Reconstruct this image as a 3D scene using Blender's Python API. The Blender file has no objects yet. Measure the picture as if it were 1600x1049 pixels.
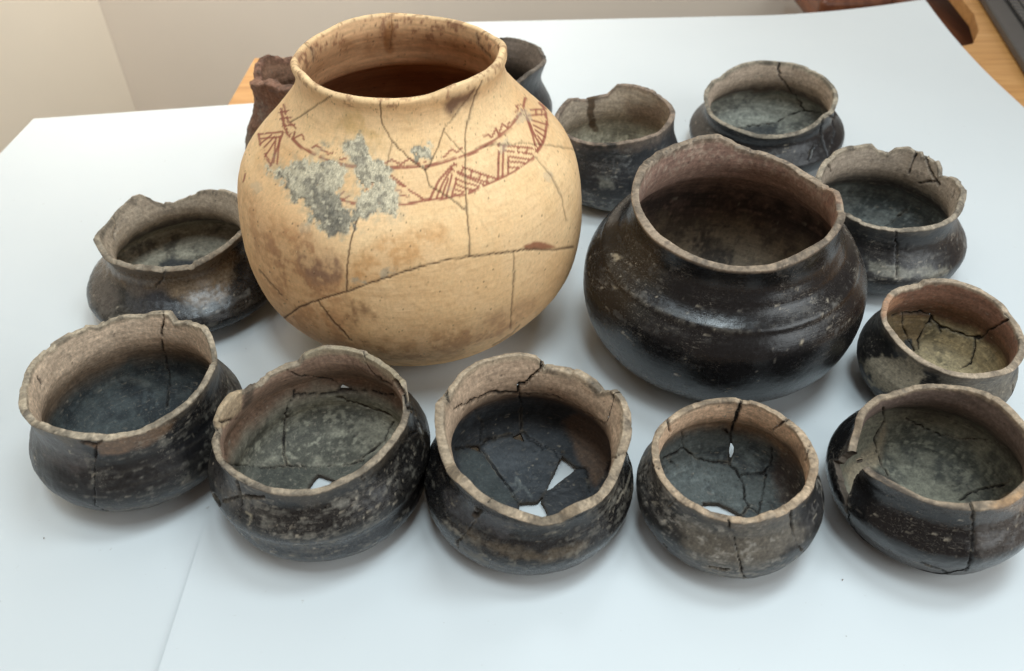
import bpy, math, random
import numpy as np
from mathutils import Matrix, Vector

# ------------------------------------------------------------------ camera, world, lamps, exposure
SC = bpy.context.scene
COL = SC.collection
F_PX, PITCH, ROLL, CAM_H = 1253.75, 0.7241, -0.0135, 0.6      # focal length in px of the 1600 px wide photo
PW, PH = 1600.0, 1049.0
CAM = np.array([0.0, 0.0, CAM_H])
_F = np.array([0, math.cos(PITCH), -math.sin(PITCH)])
_R = np.array([1.0, 0, 0]); _U = np.cross(_R, _F)
_R2 = _R * math.cos(ROLL) + _U * math.sin(ROLL); _U2 = np.cross(_R2, _F)
CM = np.stack([_R2, _U2, _F])
cd = bpy.data.cameras.new('camera'); cam = bpy.data.objects.new('camera', cd); COL.objects.link(cam)
cam.matrix_world = Matrix([[_R2[k], _U2[k], -_F[k], CAM[k]] for k in range(3)] + [[0, 0, 0, 1]])
cd.sensor_width = 36.0; cd.lens = 36.0 * F_PX / PW
cd.clip_start = 0.02; cd.clip_end = 60
cd.dof.use_dof = True; cd.dof.focus_distance = 0.76; cd.dof.aperture_fstop = 6.3
SC.camera = cam
w = bpy.data.worlds.new('World'); SC.world = w; w.use_nodes = True
bg = w.node_tree.nodes['Background']; bg.inputs[0].default_value = (1.0, 0.80, 0.68, 1); bg.inputs[1].default_value = 0.24
def lamp(name, loc, aim, size, watts, col, sy=None):
    l = bpy.data.lights.new(name, 'AREA'); l.shape = 'RECTANGLE'; l.size = size; l.size_y = sy or size
    l.energy = watts; l.color = col
    o = bpy.data.objects.new(name, l); COL.objects.link(o); o.location = loc
    o.rotation_euler = (Vector(aim) - Vector(loc)).to_track_quat('-Z', 'Y').to_euler()
    return o
lamp('ceiling_or_fill_lamp', (0.60, 0.70, 2.20), (0.05, 0.55, 0), 0.42, 17.5, (0.79, 0.93, 1.0), 0.8)
lamp('ceiling_or_fill_lamp', (-0.80, 0.25, 2.30), (0.0, 0.5, 0), 0.42, 5.5, (0.80, 0.93, 1.0), 0.8)
lamp('ceiling_or_fill_lamp', (0.15, 1.75, 2.20), (0.0, 0.3, 0), 0.40, 3.0, (0.80, 0.93, 1.0), 0.7)
lamp('ceiling_or_fill_lamp', (0.05, 0.05, 2.20), (0.0, 0.15, 0), 0.36, 17.5, (0.79, 0.93, 1.0), 0.7)  # added fill lamp, brightens the front of the card
lamp('window_light', (1.70, -0.55, 1.25), (0.0, 0.7, 0.05), 1.4, 24.0, (0.90, 0.97, 1.0))
lamp('ceiling_or_fill_lamp', (-0.5, 1.78, 1.5), (-0.75, 2.3, -0.15), 0.8, 12.5, (1.0, 0.97, 0.93)).data.spread = math.radians(110)  # added fill lamp, only there to brighten the walls behind the table
SC.view_settings.view_transform = 'Standard'; SC.view_settings.look = 'None'
SC.view_settings.exposure = 0.05; SC.view_settings.gamma = 1.0
try: SC.view_settings.use_curve_mapping = False
except Exception: pass
SC.cycles.use_denoising = True
SC.cycles.max_bounces = 8

# ------------------------------------------------------------------ small helpers
def lin(c):
    c = np.asarray(c, float) / 255.0
    return np.where(c <= 0.04045, c / 12.92, ((c + 0.055) / 1.055) ** 2.4)
def P(s):
    v = [float(a) for a in s.replace(',', ' ').split()]
    return np.array(v).reshape(-1, 2)
def project(X):
    q = (X - CAM) @ CM.T
    return np.stack([PW / 2 + F_PX * q[..., 0] / q[..., 2], PH / 2 - F_PX * q[..., 1] / q[..., 2]], -1)
def ground(x, y, z=0.0):
    d = np.array([(x - PW / 2) / F_PX, -(y - PH / 2) / F_PX, 1.0]) @ CM
    return CAM + d * ((z - CAM_H) / d[2])
def tag(o, label=None, cat=None, group=None, kind=None):
    for k, v in (('label', label), ('category', cat), ('group', group), ('kind', kind)):
        if v: o[k] = v
    return o
def empty(name, loc):
    o = bpy.data.objects.new(name, None); COL.objects.link(o); o.location = loc
    o.empty_display_size = 0.02
    return o
def link_mesh(name, me, mat, parent=None):
    o = bpy.data.objects.new(name, me); COL.objects.link(o)
    me.materials.append(mat)
    if parent: o.parent = parent
    return o
def _hash(ix, iy, iz, seed):
    h = (ix * 374761393 + iy * 668265263 + iz * 2147483647 + seed * 1274126177) & 0xffffffff
    h = ((h ^ (h >> 13)) * 1274126177) & 0xffffffff
    h = ((h ^ (h >> 16)) * 2246822519) & 0xffffffff
    return ((h ^ (h >> 15)) & 0xffff).astype(np.float32) / 32767.5 - 1.0
def vnoise(p, seed=0):
    i = np.floor(p).astype(np.int64); f = (p - i).astype(np.float32); u = f * f * (3 - 2 * f)
    r = 0
    for dx in (0, 1):
        wx = u[..., 0] if dx else 1 - u[..., 0]
        for dy in (0, 1):
            wy = u[..., 1] if dy else 1 - u[..., 1]
            for dz in (0, 1):
                wz = u[..., 2] if dz else 1 - u[..., 2]
                r = r + wx * wy * wz * _hash(i[..., 0] + dx, i[..., 1] + dy, i[..., 2] + dz, seed)
    return r
def fbm(p, seed=0, octv=4, gain=0.55):
    s, a, n = 0, 1.0, 0
    for k in range(octv):
        s = s + a * vnoise(p * (2.03 ** k), seed + 17 * k); n += a; a *= gain
    return s / n * 1.6
def sstep(a, b, x):
    t = np.clip((x - a) / (b - a), 0, 1); return t * t * (3 - 2 * t)
def pchip(xs, ys, x):
    xs = np.asarray(xs, float); ys = np.asarray(ys, float)
    h = np.diff(xs); d = np.diff(ys) / h; n = len(xs); m = np.zeros(n)
    for i in range(1, n - 1):
        if d[i - 1] * d[i] > 0:
            w1 = 2 * h[i] + h[i - 1]; w2 = h[i] + 2 * h[i - 1]; m[i] = (w1 + w2) / (w1 / d[i - 1] + w2 / d[i])
    m[0] = d[0]; m[-1] = d[-1]
    k = np.clip(np.searchsorted(xs, x) - 1, 0, n - 2); t = (np.clip(x, xs[0], xs[-1]) - xs[k]) / h[k]
    y = (ys[k] * (2*t**3 - 3*t**2 + 1) + m[k] * h[k] * (t**3 - 2*t**2 + t) + ys[k+1] * (-2*t**3 + 3*t**2) + m[k+1] * h[k] * (t**3 - t**2))
    return y + np.maximum(x - xs[-1], 0) * np.clip(m[-1], -0.02, 0.09)
def line_dist(px, pts, reach):
    """distance (photo px) from every projected vertex to a traced line, large beyond reach"""
    d = np.full(px.shape[:-1], 1e9)
    lo = pts.min(0) - reach; hi = pts.max(0) + reach
    k = np.nonzero(((px >= lo) & (px <= hi)).all(-1))
    if not len(k[0]): return d
    q0 = px[k]; d0 = np.full(len(q0), 1e9)
    for a, b in zip(pts[:-1], pts[1:]):
        lo = np.minimum(a, b) - reach; hi = np.maximum(a, b) + reach
        m = np.nonzero((q0[:, 0] >= lo[0]) & (q0[:, 0] <= hi[0]) & (q0[:, 1] >= lo[1]) & (q0[:, 1] <= hi[1]))[0]
        if not len(m): continue
        q = q0[m]; ab = b - a; L = max(ab @ ab, 1e-9)
        t = np.clip(((q - a) @ ab) / L, 0, 1)
        d0[m] = np.minimum(d0[m], np.hypot(*(q - a - t[:, None] * ab).T))
    d[k] = d0
    return d
def poly_sd(px, pts, reach):
    """signed distance to a traced outline, negative inside"""
    c = np.vstack([pts, pts[:1]])
    d = line_dist(px, c, reach + 1)
    lo = pts.min(0); hi = pts.max(0)
    m = ((px >= lo) & (px <= hi)).all(-1); ins = np.zeros(px.shape[:-1], bool)
    q = px[m]; r = np.zeros(len(q), bool)
    for a, b in zip(c[:-1], c[1:]):
        cond = (a[1] > q[:, 1]) != (b[1] > q[:, 1])
        with np.errstate(divide='ignore', invalid='ignore'):
            xi = (b[0] - a[0]) * (q[:, 1] - a[1]) / (b[1] - a[1]) + a[0]
        r ^= cond & (q[:, 0] < xi)
    ins[m] = r
    return np.where(ins, -np.minimum(d, 1e4), d)
def wiggle(pts, rng, amp, step=6.0):
    out = [pts[0]]
    for a, b in zip(pts[:-1], pts[1:]):
        n = max(1, int(np.hypot(*(b - a)) / step))
        for k in range(1, n + 1):
            p = a + (b - a) * k / n
            out.append(p + (rng.normal(0, amp, 2) if k < n else rng.normal(0, amp * 0.4, 2)))
    return np.array(out)

# ------------------------------------------------------------------ materials
class NT:
    def __init__(s, name):
        s.m = bpy.data.materials.new(name); s.m.use_nodes = True; s.t = s.m.node_tree; s.n = s.t.nodes
        s.bsdf = s.n['Principled BSDF']; s.out = s.n['Material Output']
    def add(s, typ, ins=None, **kw):
        n = s.n.new(typ)
        for k, v in kw.items(): setattr(n, k, v)
        for k, v in (ins or {}).items():
            if isinstance(v, tuple) and len(v) == 2 and hasattr(v[0], 'outputs'): s.t.links.new(v[0].outputs[v[1]], n.inputs[k])
            elif hasattr(v, 'outputs'): s.t.links.new(v.outputs[0], n.inputs[k])
            else: n.inputs[k].default_value = v
        return n
    def link(s, a, o, b, i): s.t.links.new(a.outputs[o], b.inputs[i])
    def math(s, op, a, b=None, clamp=False):
        n = s.add('ShaderNodeMath', operation=op, use_clamp=clamp)
        for k, v in enumerate((a, b)):
            if v is None: continue
            if isinstance(v, (int, float)): n.inputs[k].default_value = v
            elif isinstance(v, tuple): s.t.links.new(v[0].outputs[v[1]], n.inputs[k])
            else: s.t.links.new(v.outputs[0], n.inputs[k])
        return n
    def ramp(s, fac, stops):
        n = s.add('ShaderNodeValToRGB', {0: fac}); e = n.color_ramp.elements
        while len(e) < len(stops): e.new(0.5)
        for el, (p, c) in zip(e, stops):
            el.position = p; el.color = (c, c, c, 1) if isinstance(c, (int, float)) else (*c, 1)
        return n
def clay_material(name, grain=1.0, bump=0.35, spec=0.5, stripe=1.0):
    k = NT(name)
    tc = k.add('ShaderNodeTexCoord')
    col = k.add('ShaderNodeAttribute', attribute_name='col'); wr = k.add('ShaderNodeAttribute', attribute_name='wear')
    n1 = k.add('ShaderNodeTexNoise', {'Vector': (tc, 3), 'Scale': 300.0, 'Detail': 8.0, 'Roughness': 0.72})
    mp = k.add('ShaderNodeMapping', {'Vector': (tc, 3), 'Scale': (60.0, 60.0, 900.0)})
    n2 = k.add('ShaderNodeTexNoise', {'Vector': mp, 'Scale': 1.0, 'Detail': 4.0, 'Roughness': 0.6})
    f1 = k.add('ShaderNodeMapRange', {'Value': n1, 1: 0.25, 2: 0.75, 3: 1 - 0.38 * grain, 4: 1 + 0.38 * grain})
    f2 = k.add('ShaderNodeMapRange', {'Value': n2, 1: 0.25, 2: 0.75, 3: 1 - 0.16 * grain * stripe, 4: 1 + 0.16 * grain * stripe})
    f = k.math('MULTIPLY', f1, f2)
    mul = k.add('ShaderNodeVectorMath', {0: (col, 0), 1: f}, operation='MULTIPLY')
    # pale specks and short scuffs where the surface is worn
    n3 = k.add('ShaderNodeTexNoise', {'Vector': (tc, 3), 'Scale': 620.0, 'Detail': 3.0, 'Roughness': 0.7, 'Distortion': 0.6})
    mp2 = k.add('ShaderNodeMapping', {'Vector': (tc, 3), 'Rotation': (0.25, 0.1, 0.3), 'Scale': (110.0, 110.0, 950.0)})
    n4 = k.add('ShaderNodeTexNoise', {'Vector': mp2, 'Scale': 1.0, 'Detail': 3.0, 'Roughness': 0.65, 'Distortion': 0.8})
    s3 = k.ramp(n3, [(0.58, 0.0), (0.70, 1.0)]); s4 = k.ramp(n4, [(0.60, 0.0), (0.72, 1.0)])
    sm = k.math('MAXIMUM', s3, s4); sm = k.math('MULTIPLY', sm, (wr, 2), clamp=True)
    mix = k.add('ShaderNodeMix', {'Factor': sm, 6: (mul, 0), 7: (0.27, 0.235, 0.19, 1)}, data_type='RGBA')
    k.link(mix, 2, k.bsdf, 'Base Color')
    r = k.add('ShaderNodeMapRange', {'Value': n1, 1: 0.2, 2: 0.8, 3: -0.08, 4: 0.12})
    rr = k.math('ADD', (col, 3), r); rr = k.math('ADD', rr, k.math('MULTIPLY', sm, 0.3), clamp=True)
    k.link(rr, 0, k.bsdf, 'Roughness')
    k.bsdf.inputs['Specular IOR Level'].default_value = spec
    hb = k.math('ADD', n1, k.math('MULTIPLY', n2, 0.8 * stripe))
    b = k.add('ShaderNodeBump', {'Strength': bump, 'Distance': 0.0009, 'Height': hb})
    k.link(b, 0, k.bsdf, 'Normal')
    return k.m
MAT_BLACK = clay_material('burnished_black_clay', 1.25, 0.2, 0.5)
MAT_CREAM = clay_material('cream_slipped_clay', 0.30, 0.12, 0.3)
MAT_CRUST = clay_material('grey_mineral_crust', 0.9, 0.7, 0.2, 0.0)
MAT_ROUGH = clay_material('rough_red_clay', 1.2, 0.8, 0.15)
def paper_material():
    k = NT('white_card'); tc = k.add('ShaderNodeTexCoord')
    n = k.add('ShaderNodeTexNoise', {'Vector': (tc, 3), 'Scale': 3.0, 'Detail': 5.0, 'Roughness': 0.5})
    r = k.ramp(n, [(0.3, (0.675, 0.715, 0.725)), (0.7, (0.705, 0.742, 0.75))])
    n2 = k.add('ShaderNodeTexNoise', {'Vector': (tc, 3), 'Scale': 95.0, 'Detail': 3.0, 'Roughness': 0.7})
    r2 = k.ramp(n2, [(0.20, (0.80, 0.77, 0.74)), (0.30, (1, 1, 1))])
    m = k.add('ShaderNodeMix', {'Factor': 1.0, 6: r, 7: r2}, data_type='RGBA', blend_type='MULTIPLY')
    k.link(m, 2, k.bsdf, 'Base Color'); k.bsdf.inputs['Roughness'].default_value = 0.24
    k.bsdf.inputs['Specular IOR Level'].default_value = 0.35
    b = k.add('ShaderNodeBump', {'Strength': 0.08, 'Distance': 0.01, 'Height': n}); k.link(b, 0, k.bsdf, 'Normal')
    return k.m
def wood_material(name, a, b, c, rough=0.38, stretch=(14, 1.2, 14)):
    k = NT(name); tc = k.add('ShaderNodeTexCoord')
    mp = k.add('ShaderNodeMapping', {'Vector': (tc, 3), 'Scale': stretch})
    n = k.add('ShaderNodeTexNoise', {'Vector': mp, 'Scale': 3.0, 'Detail': 7.0, 'Roughness': 0.62, 'Distortion': 1.2})
    r = k.ramp(n, [(0.28, a), (0.5, b), (0.75, c)]); k.link(r, 0, k.bsdf, 'Base Color')
    k.bsdf.inputs['Roughness'].default_value = rough
    bp = k.add('ShaderNodeBump', {'Strength': 0.1, 'Distance': 0.002, 'Height': n}); k.link(bp, 0, k.bsdf, 'Normal')
    return k.m
def plain_material(name, base, rough, var=0.06, scale=6.0, spec=0.4):
    k = NT(name); tc = k.add('ShaderNodeTexCoord')
    n = k.add('ShaderNodeTexNoise', {'Vector': (tc, 3), 'Scale': scale, 'Detail': 5.0})
    lo = tuple(x * (1 - var) for x in base); hi = tuple(x * (1 + var) for x in base)
    r = k.ramp(n, [(0.3, lo), (0.7, hi)]); k.link(r, 0, k.bsdf, 'Base Color')
    k.bsdf.inputs['Roughness'].default_value = rough; k.bsdf.inputs['Specular IOR Level'].default_value = spec
    return k.m
MAT_PAPER = paper_material()
MAT_WOOD = wood_material('light_wood', tuple(lin((176, 122, 66))), tuple(lin((198, 145, 86))), tuple(lin((214, 165, 108))), stretch=(1.2, 16, 14))
MAT_DARKWOOD = wood_material('brown_wood', tuple(lin((84, 44, 26))), tuple(lin((108, 62, 38))), tuple(lin((132, 82, 54))))
MAT_WALL = plain_material('wall_paint', tuple(lin((226, 215, 196))), 0.8, 0.03, 2.5)
MAT_WALL2 = plain_material('shaded_wall_paint', tuple(lin((220, 208, 192))), 0.8, 0.03, 2.5)  # same wall paint made darker: the back wall's shade is in the colour
MAT_FLOOR = plain_material('floor_lino', tuple(lin((120, 110, 98))), 0.6, 0.1, 8)
MAT_PLASTIC = plain_material('charcoal_plastic', tuple(lin((82, 79, 77))), 0.5, 0.05, 40)
MAT_KEY = plain_material('black_plastic', tuple(lin((40, 40, 41))), 0.45, 0.05, 60)
# ------------------------------------------------------------------ the setting: walls, floor, table, card sheets
def box_mesh(name, boxes, bevel=0.0, seg=2):
    import bmesh
    bm = bmesh.new()
    for (x0, x1, y0, y1, z0, z1) in boxes:
        r = bmesh.ops.create_cube(bm, size=1.0)
        for v in r['verts']:
            v.co = Vector(((x0 + x1) / 2 + v.co.x * (x1 - x0), (y0 + y1) / 2 + v.co.y * (y1 - y0), (z0 + z1) / 2 + v.co.z * (z1 - z0)))
    if bevel: bmesh.ops.bevel(bm, geom=bm.edges[:], offset=bevel, segments=seg, affect='EDGES', profile=0.5)
    me = bpy.data.meshes.new(name); bm.to_mesh(me); bm.free()
    if bevel:
        for p in me.polygons: p.use_smooth = False
    return me
def prism_mesh(name, pts, z0, z1, bevel=0.0):
    import bmesh
    bm = bmesh.new()
    f = bm.faces.new([bm.verts.new((x, y, z0)) for x, y in pts])
    r = bmesh.ops.extrude_face_region(bm, geom=[f])
    for v in r['geom']:
        if isinstance(v, bmesh.types.BMVert): v.co.z = z1
    bmesh.ops.recalc_face_normals(bm, faces=bm.faces[:])
    if bevel: bmesh.ops.bevel(bm, geom=bm.edges[:], offset=bevel, segments=2, affect='EDGES', profile=0.5)
    me = bpy.data.meshes.new(name); bm.to_mesh(me); bm.free()
    return me
FLOOR_Z = -0.76
tag(link_mesh('floor', box_mesh('floor', [(-4, 4, -3, 4, FLOOR_Z - 0.1, FLOOR_Z)]), MAT_FLOOR), kind='structure')
tag(link_mesh('back_wall', box_mesh('back_wall', [(-1.6, 4, 2.30, 2.42, FLOOR_Z, 2.2)]), MAT_WALL2), 'painted wall behind the table', 'wall', kind='structure')
# the left wall runs forward from the vertical corner, turned a little towards the room
lw = link_mesh('left_wall', box_mesh('left_wall', [(-0.12, 0.0, -2.6, 0.0, FLOOR_Z, 2.2)]), MAT_WALL, None)
lw.location = (-1.137, 2.298, 0); lw.rotation_euler = (0, 0, math.radians(-16))
tag(lw, 'beige painted wall at the upper left of the picture', 'wall', kind='structure')
# table: L shaped light wood top, its left and back edges covered by the card sheets
TT = -0.004
tb = tag(empty('wooden_table', (0.3, 0.9, FLOOR_Z)), 'light wooden table under the white card, bare wood showing at upper right', 'table')
arc = [(0.905 - 0.055 * math.cos(a), 1.535 + 0.055 * math.sin(a)) for a in ()]
top = [(-0.474, -0.35), (1.55, -0.35), (1.55, 2.05), (0.985, 2.05), (0.975, 1.80), (0.955, 1.66), (0.925, 1.57), (0.885, 1.505), (0.83, 1.482), (-0.478, 1.482)]
t = link_mesh('table_top', prism_mesh('table_top', top, TT - 0.028, TT, 0.002), MAT_WOOD)
t.parent = tb; t.location = -Vector(tb.location)
for lx, ly in ((-0.40, -0.25), (1.45, -0.25), (1.45, 1.95), (-0.40, 1.40)):
    l = link_mesh('leg', box_mesh('leg', [(lx - 0.03, lx + 0.03, ly - 0.03, ly + 0.03, FLOOR_Z, TT - 0.028)], 0.004), MAT_WOOD); l.parent = tb; l.location = -Vector(tb.location)
def sheet(name, corners, z0, lift, label):
    """thin stiff card: grid with slight waves, thickness 0.7 mm; corners fl, fr, br, bl"""
    n = 70
    fl, fr, br, bl = (np.array(c, float) for c in corners)
    u, v = np.meshgrid(np.linspace(0, 1, n), np.linspace(0, 1, n), indexing='ij')
    X = (fl * (1 - u[..., None]) + fr * u[..., None]) * (1 - v[..., None]) + (bl * (1 - u[..., None]) + br * u[..., None]) * v[..., None]
    z = z0 + lift(X[..., 0], X[..., 1])
    top = np.concatenate([X, z[..., None]], -1); bot = top.copy(); bot[..., 2] -= 0.0007
    V = np.concatenate([top.reshape(-1, 3), bot.reshape(-1, 3)]); N = n * n
    F = []
    for i in range(n - 1):
        for j in range(n - 1):
            a = i * n + j; F.append((a, a + n, a + n + 1, a + 1)); F.append((N + a, N + a + 1, N + a + n + 1, N + a + n))
    V = V.tolist()
    for i in range(n - 1):
        for a, b in ((i * n, (i + 1) * n), ((i + 1) * n + n - 1, i * n + n - 1), (i + 1, i), ((n - 1) * n + i, (n - 1) * n + i + 1)):
            k = len(V); V += [V[b], V[a], V[N + a], V[N + b]]; F.append((k, k + 1, k + 2, k + 3))
    me = bpy.data.meshes.new(name); me.from_pydata(V, [], F); me.update()
    me.polygons.foreach_set('use_smooth', [k < 2 * (n - 1) ** 2 for k in range(len(F))])
    return tag(link_mesh(name, me, MAT_PAPER), label, 'card sheet', 'white card sheets on the table')
sheet('card_sheet', [(-0.79, -0.05), (-0.20, -0.05), (-0.205, 1.315), (-0.786, 1.238)], -0.0022, lambda x, y: 0 * x,
      'white card sheet at the left, its right edge under the larger sheet')
sheet('card_sheet', [(-0.268, -0.08), (0.846, -0.08), (0.846, 1.664), (-0.30, 1.636)], -0.0012,
      lambda x, y: 0.0035 * np.clip((-0.18 - x) / 0.088, 0, 1) ** 2 * np.clip((0.47 - y) / 0.2, 0, 1) + 0.028 * np.clip((x - 0.50) / 0.36, 0, 1) ** 2 * np.clip((y - 1.30) / 0.36, 0, 1) ** 2,
      'large white card sheet under most pots, its far right corner lifting')
# keyboard on the right end of the table
kb = tag(empty('computer_keyboard', (0.902, 1.331, 0)), 'charcoal computer keyboard at the upper right corner on the bare wood', 'keyboard')
kb.rotation_euler = (0, 0, math.radians(-13.0))
link_mesh('body', box_mesh('kbody', [(0, 0.17, -0.03, 0.47, TT + 0.002, 0.014)], 0.004, 3), MAT_PLASTIC, kb)
link_mesh('foot', box_mesh('foot', [(0.02, 0.15, 0.0, 0.02, TT, TT + 0.004)]), MAT_KEY, kb)
link_mesh('key_tray', box_mesh('tray', [(0.036, 0.160, -0.018, 0.455, 0.0135, 0.0148)], 0.0004, 1), MAT_KEY, kb)
key = box_mesh('key', [(-0.0082, 0.0082, -0.0082, 0.0082, 0.0149, 0.0205)], 0.0012, 2)
key.materials.append(MAT_PLASTIC)
for c in range(6):
    for r in range(24):
        o = bpy.data.objects.new('key', key); COL.objects.link(o); o.parent = kb
        o.location = (0.048 + c * 0.0195 , -0.008 + r * 0.0195, 0)
# brown wooden chair standing beyond the table
ch = tag(empty('wooden_chair', (1.03, 1.95, FLOOR_Z)), 'dark brown wooden chair behind the table, beyond the far right edge of the card', 'chair')
zz = -FLOOR_Z
def cpart(name, boxes, bevel):
    o = link_mesh(name, box_mesh(name, [(b[0], b[1], b[2], b[3], b[4] + zz, b[5] + zz) for b in boxes], bevel, 3), MAT_DARKWOOD, ch); return o
cpart('seat', [(-0.26, 0.22, -0.10, 0.36, -0.33, -0.29)], 0.008)
cpart('top_rail', [(-0.27, 0.02, 0.03, 0.06, -0.17, -0.085)], 0.012)
cpart('arm', [(-0.10, 0.07, -0.33, 0.30, -0.105, -0.070)], 0.017)
cpart('arm', [(-0.27, -0.21, -0.02, 0.30, -0.16, -0.13)], 0.014)
for x, y in ((-0.25, -0.09), (0.19, -0.09), (0.19, 0.33), (-0.25, 0.33)):
    cpart('leg', [(x - 0.02, x + 0.02, y - 0.02, y + 0.02, FLOOR_Z, -0.331)], 0.005)

# a few crumbs of clay fallen on the card
rng_ = np.random.default_rng(5); cv, cf = [], []
for _ in range(34):
    x, y, r = rng_.uniform(-0.45, 0.60), rng_.uniform(0.30, 1.2), rng_.uniform(.00025, .0007)
    o_ = rng_.normal(0, .35, (6, 3)) * r; k = len(cv)
    b_ = np.array([(1, 0, 0), (-1, 0, 0), (0, 1, 0), (0, -1, 0), (0, 0, 1), (0, 0, -1)]) * r + o_ + np.array([x, y, -0.0012 + r * .8])
    cv += b_.tolist(); cf += [(k + a, k + b, k + c) for a, b, c in ((0, 2, 4), (2, 1, 4), (1, 3, 4), (3, 0, 4), (2, 0, 5), (1, 2, 5), (3, 1, 5), (0, 3, 5))]
me = bpy.data.meshes.new('clay_crumbs'); me.from_pydata(cv, [], cf); me.update()
tag(link_mesh('clay_crumbs', me, plain_material('crumb_clay', tuple(lin((120, 100, 80))), 0.9)), 'tiny crumbs of clay scattered on the white card between the pots', 'crumbs', kind='stuff')
# ------------------------------------------------------------------ measured pots: x, y, height, lean x, lean y, radii at twelve heights; rims traced from the photograph
FIT = {
 'A': [-0.1036, 0.7343, 0.3039, 0.0167, 0.0157, 0.0742, 0.1034, 0.1291, 0.1478, 0.1733, 0.1789, 0.1754, 0.1654, 0.1362, 0.1133, 0.0967, 0.0963],
 'C': [-0.3827, 0.7679, 0.0925, -0.016, 0.014, 0.0476, 0.0712, 0.0904, 0.1056, 0.115, 0.1086, 0.0893, 0.0787, 0.0767, 0.079, 0.0819, 0.0851],
 'B': [0.2211, 0.6717, 0.1886, 0.0978, -0.0426, 0.059, 0.0878, 0.1107, 0.1281, 0.1391, 0.1431, 0.1415, 0.129, 0.1109, 0.0994, 0.0984, 0.0991],
 'D': [-0.35, 0.5127, 0.1122, -0.0087, 0.0468, 0.0381, 0.0558, 0.0699, 0.0818, 0.0908, 0.0944, 0.0887, 0.0822, 0.0793, 0.0796, 0.0807, 0.0821],
 'E': [-0.1676, 0.4633, 0.105, -0.0036, -0.0284, 0.0374, 0.0568, 0.0729, 0.0855, 0.0912, 0.0898, 0.0967, 0.0923, 0.0849, 0.0815, 0.0816, 0.0825],
 'F': [0.0108, 0.4518, 0.1066, 0.1296, 0.082, 0.0375, 0.0576, 0.0744, 0.0869, 0.0905, 0.0917, 0.0844, 0.0776, 0.0753, 0.0769, 0.0793, 0.0817],
 'G': [0.1861, 0.4262, 0.0899, -0.005, -0.0982, 0.0308, 0.0459, 0.058, 0.0677, 0.0734, 0.0774, 0.0779, 0.0713, 0.0661, 0.0651, 0.0653, 0.0658],
 'H': [0.3596, 0.4297, 0.1027, 0.0164, -0.1362, 0.0335, 0.0496, 0.0621, 0.0711, 0.0769, 0.0823, 0.0842, 0.0755, 0.0683, 0.0669, 0.0672, 0.0678],
 'I': [0.4257, 0.5888, 0.0917, 0.1017, -0.0048, 0.0295, 0.0436, 0.0547, 0.0635, 0.0691, 0.0739, 0.0728, 0.0681, 0.0652, 0.0648, 0.0653, 0.066],
 'J': [0.4439, 0.8175, 0.1099, 0.1049, -0.0445, 0.0428, 0.0641, 0.0815, 0.0951, 0.1024, 0.1041, 0.0927, 0.0827, 0.0789, 0.0794, 0.0807, 0.0822],
 'K': [0.3851, 1.1003, 0.0886, 0.1501, -0.1352, 0.0456, 0.068, 0.0861, 0.1008, 0.1099, 0.1115, 0.1016, 0.0924, 0.0886, 0.0891, 0.0907, 0.0926],
 'L': [0.1477, 0.9801, 0.1193, 0.0135, -0.1217, 0.035, 0.0512, 0.0637, 0.0735, 0.0816, 0.0873, 0.0861, 0.0812, 0.0778, 0.0772, 0.0778, 0.0787],
 'M': [-0.035, 1.151, 0.122, 0.02, 0.0, 0.04, 0.0546, 0.0767, 0.0903, 0.0997, 0.1018, 0.0947, 0.0869, 0.0833, 0.0839, 0.0868, 0.09],
 'N': [-0.288, 1.066, 0.142, 0.02, 0.0, 0.05, 0.0604, 0.0763, 0.0867, 0.0931, 0.0908, 0.0812, 0.0717, 0.0661, 0.0642, 0.0654, 0.067],
}
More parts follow.
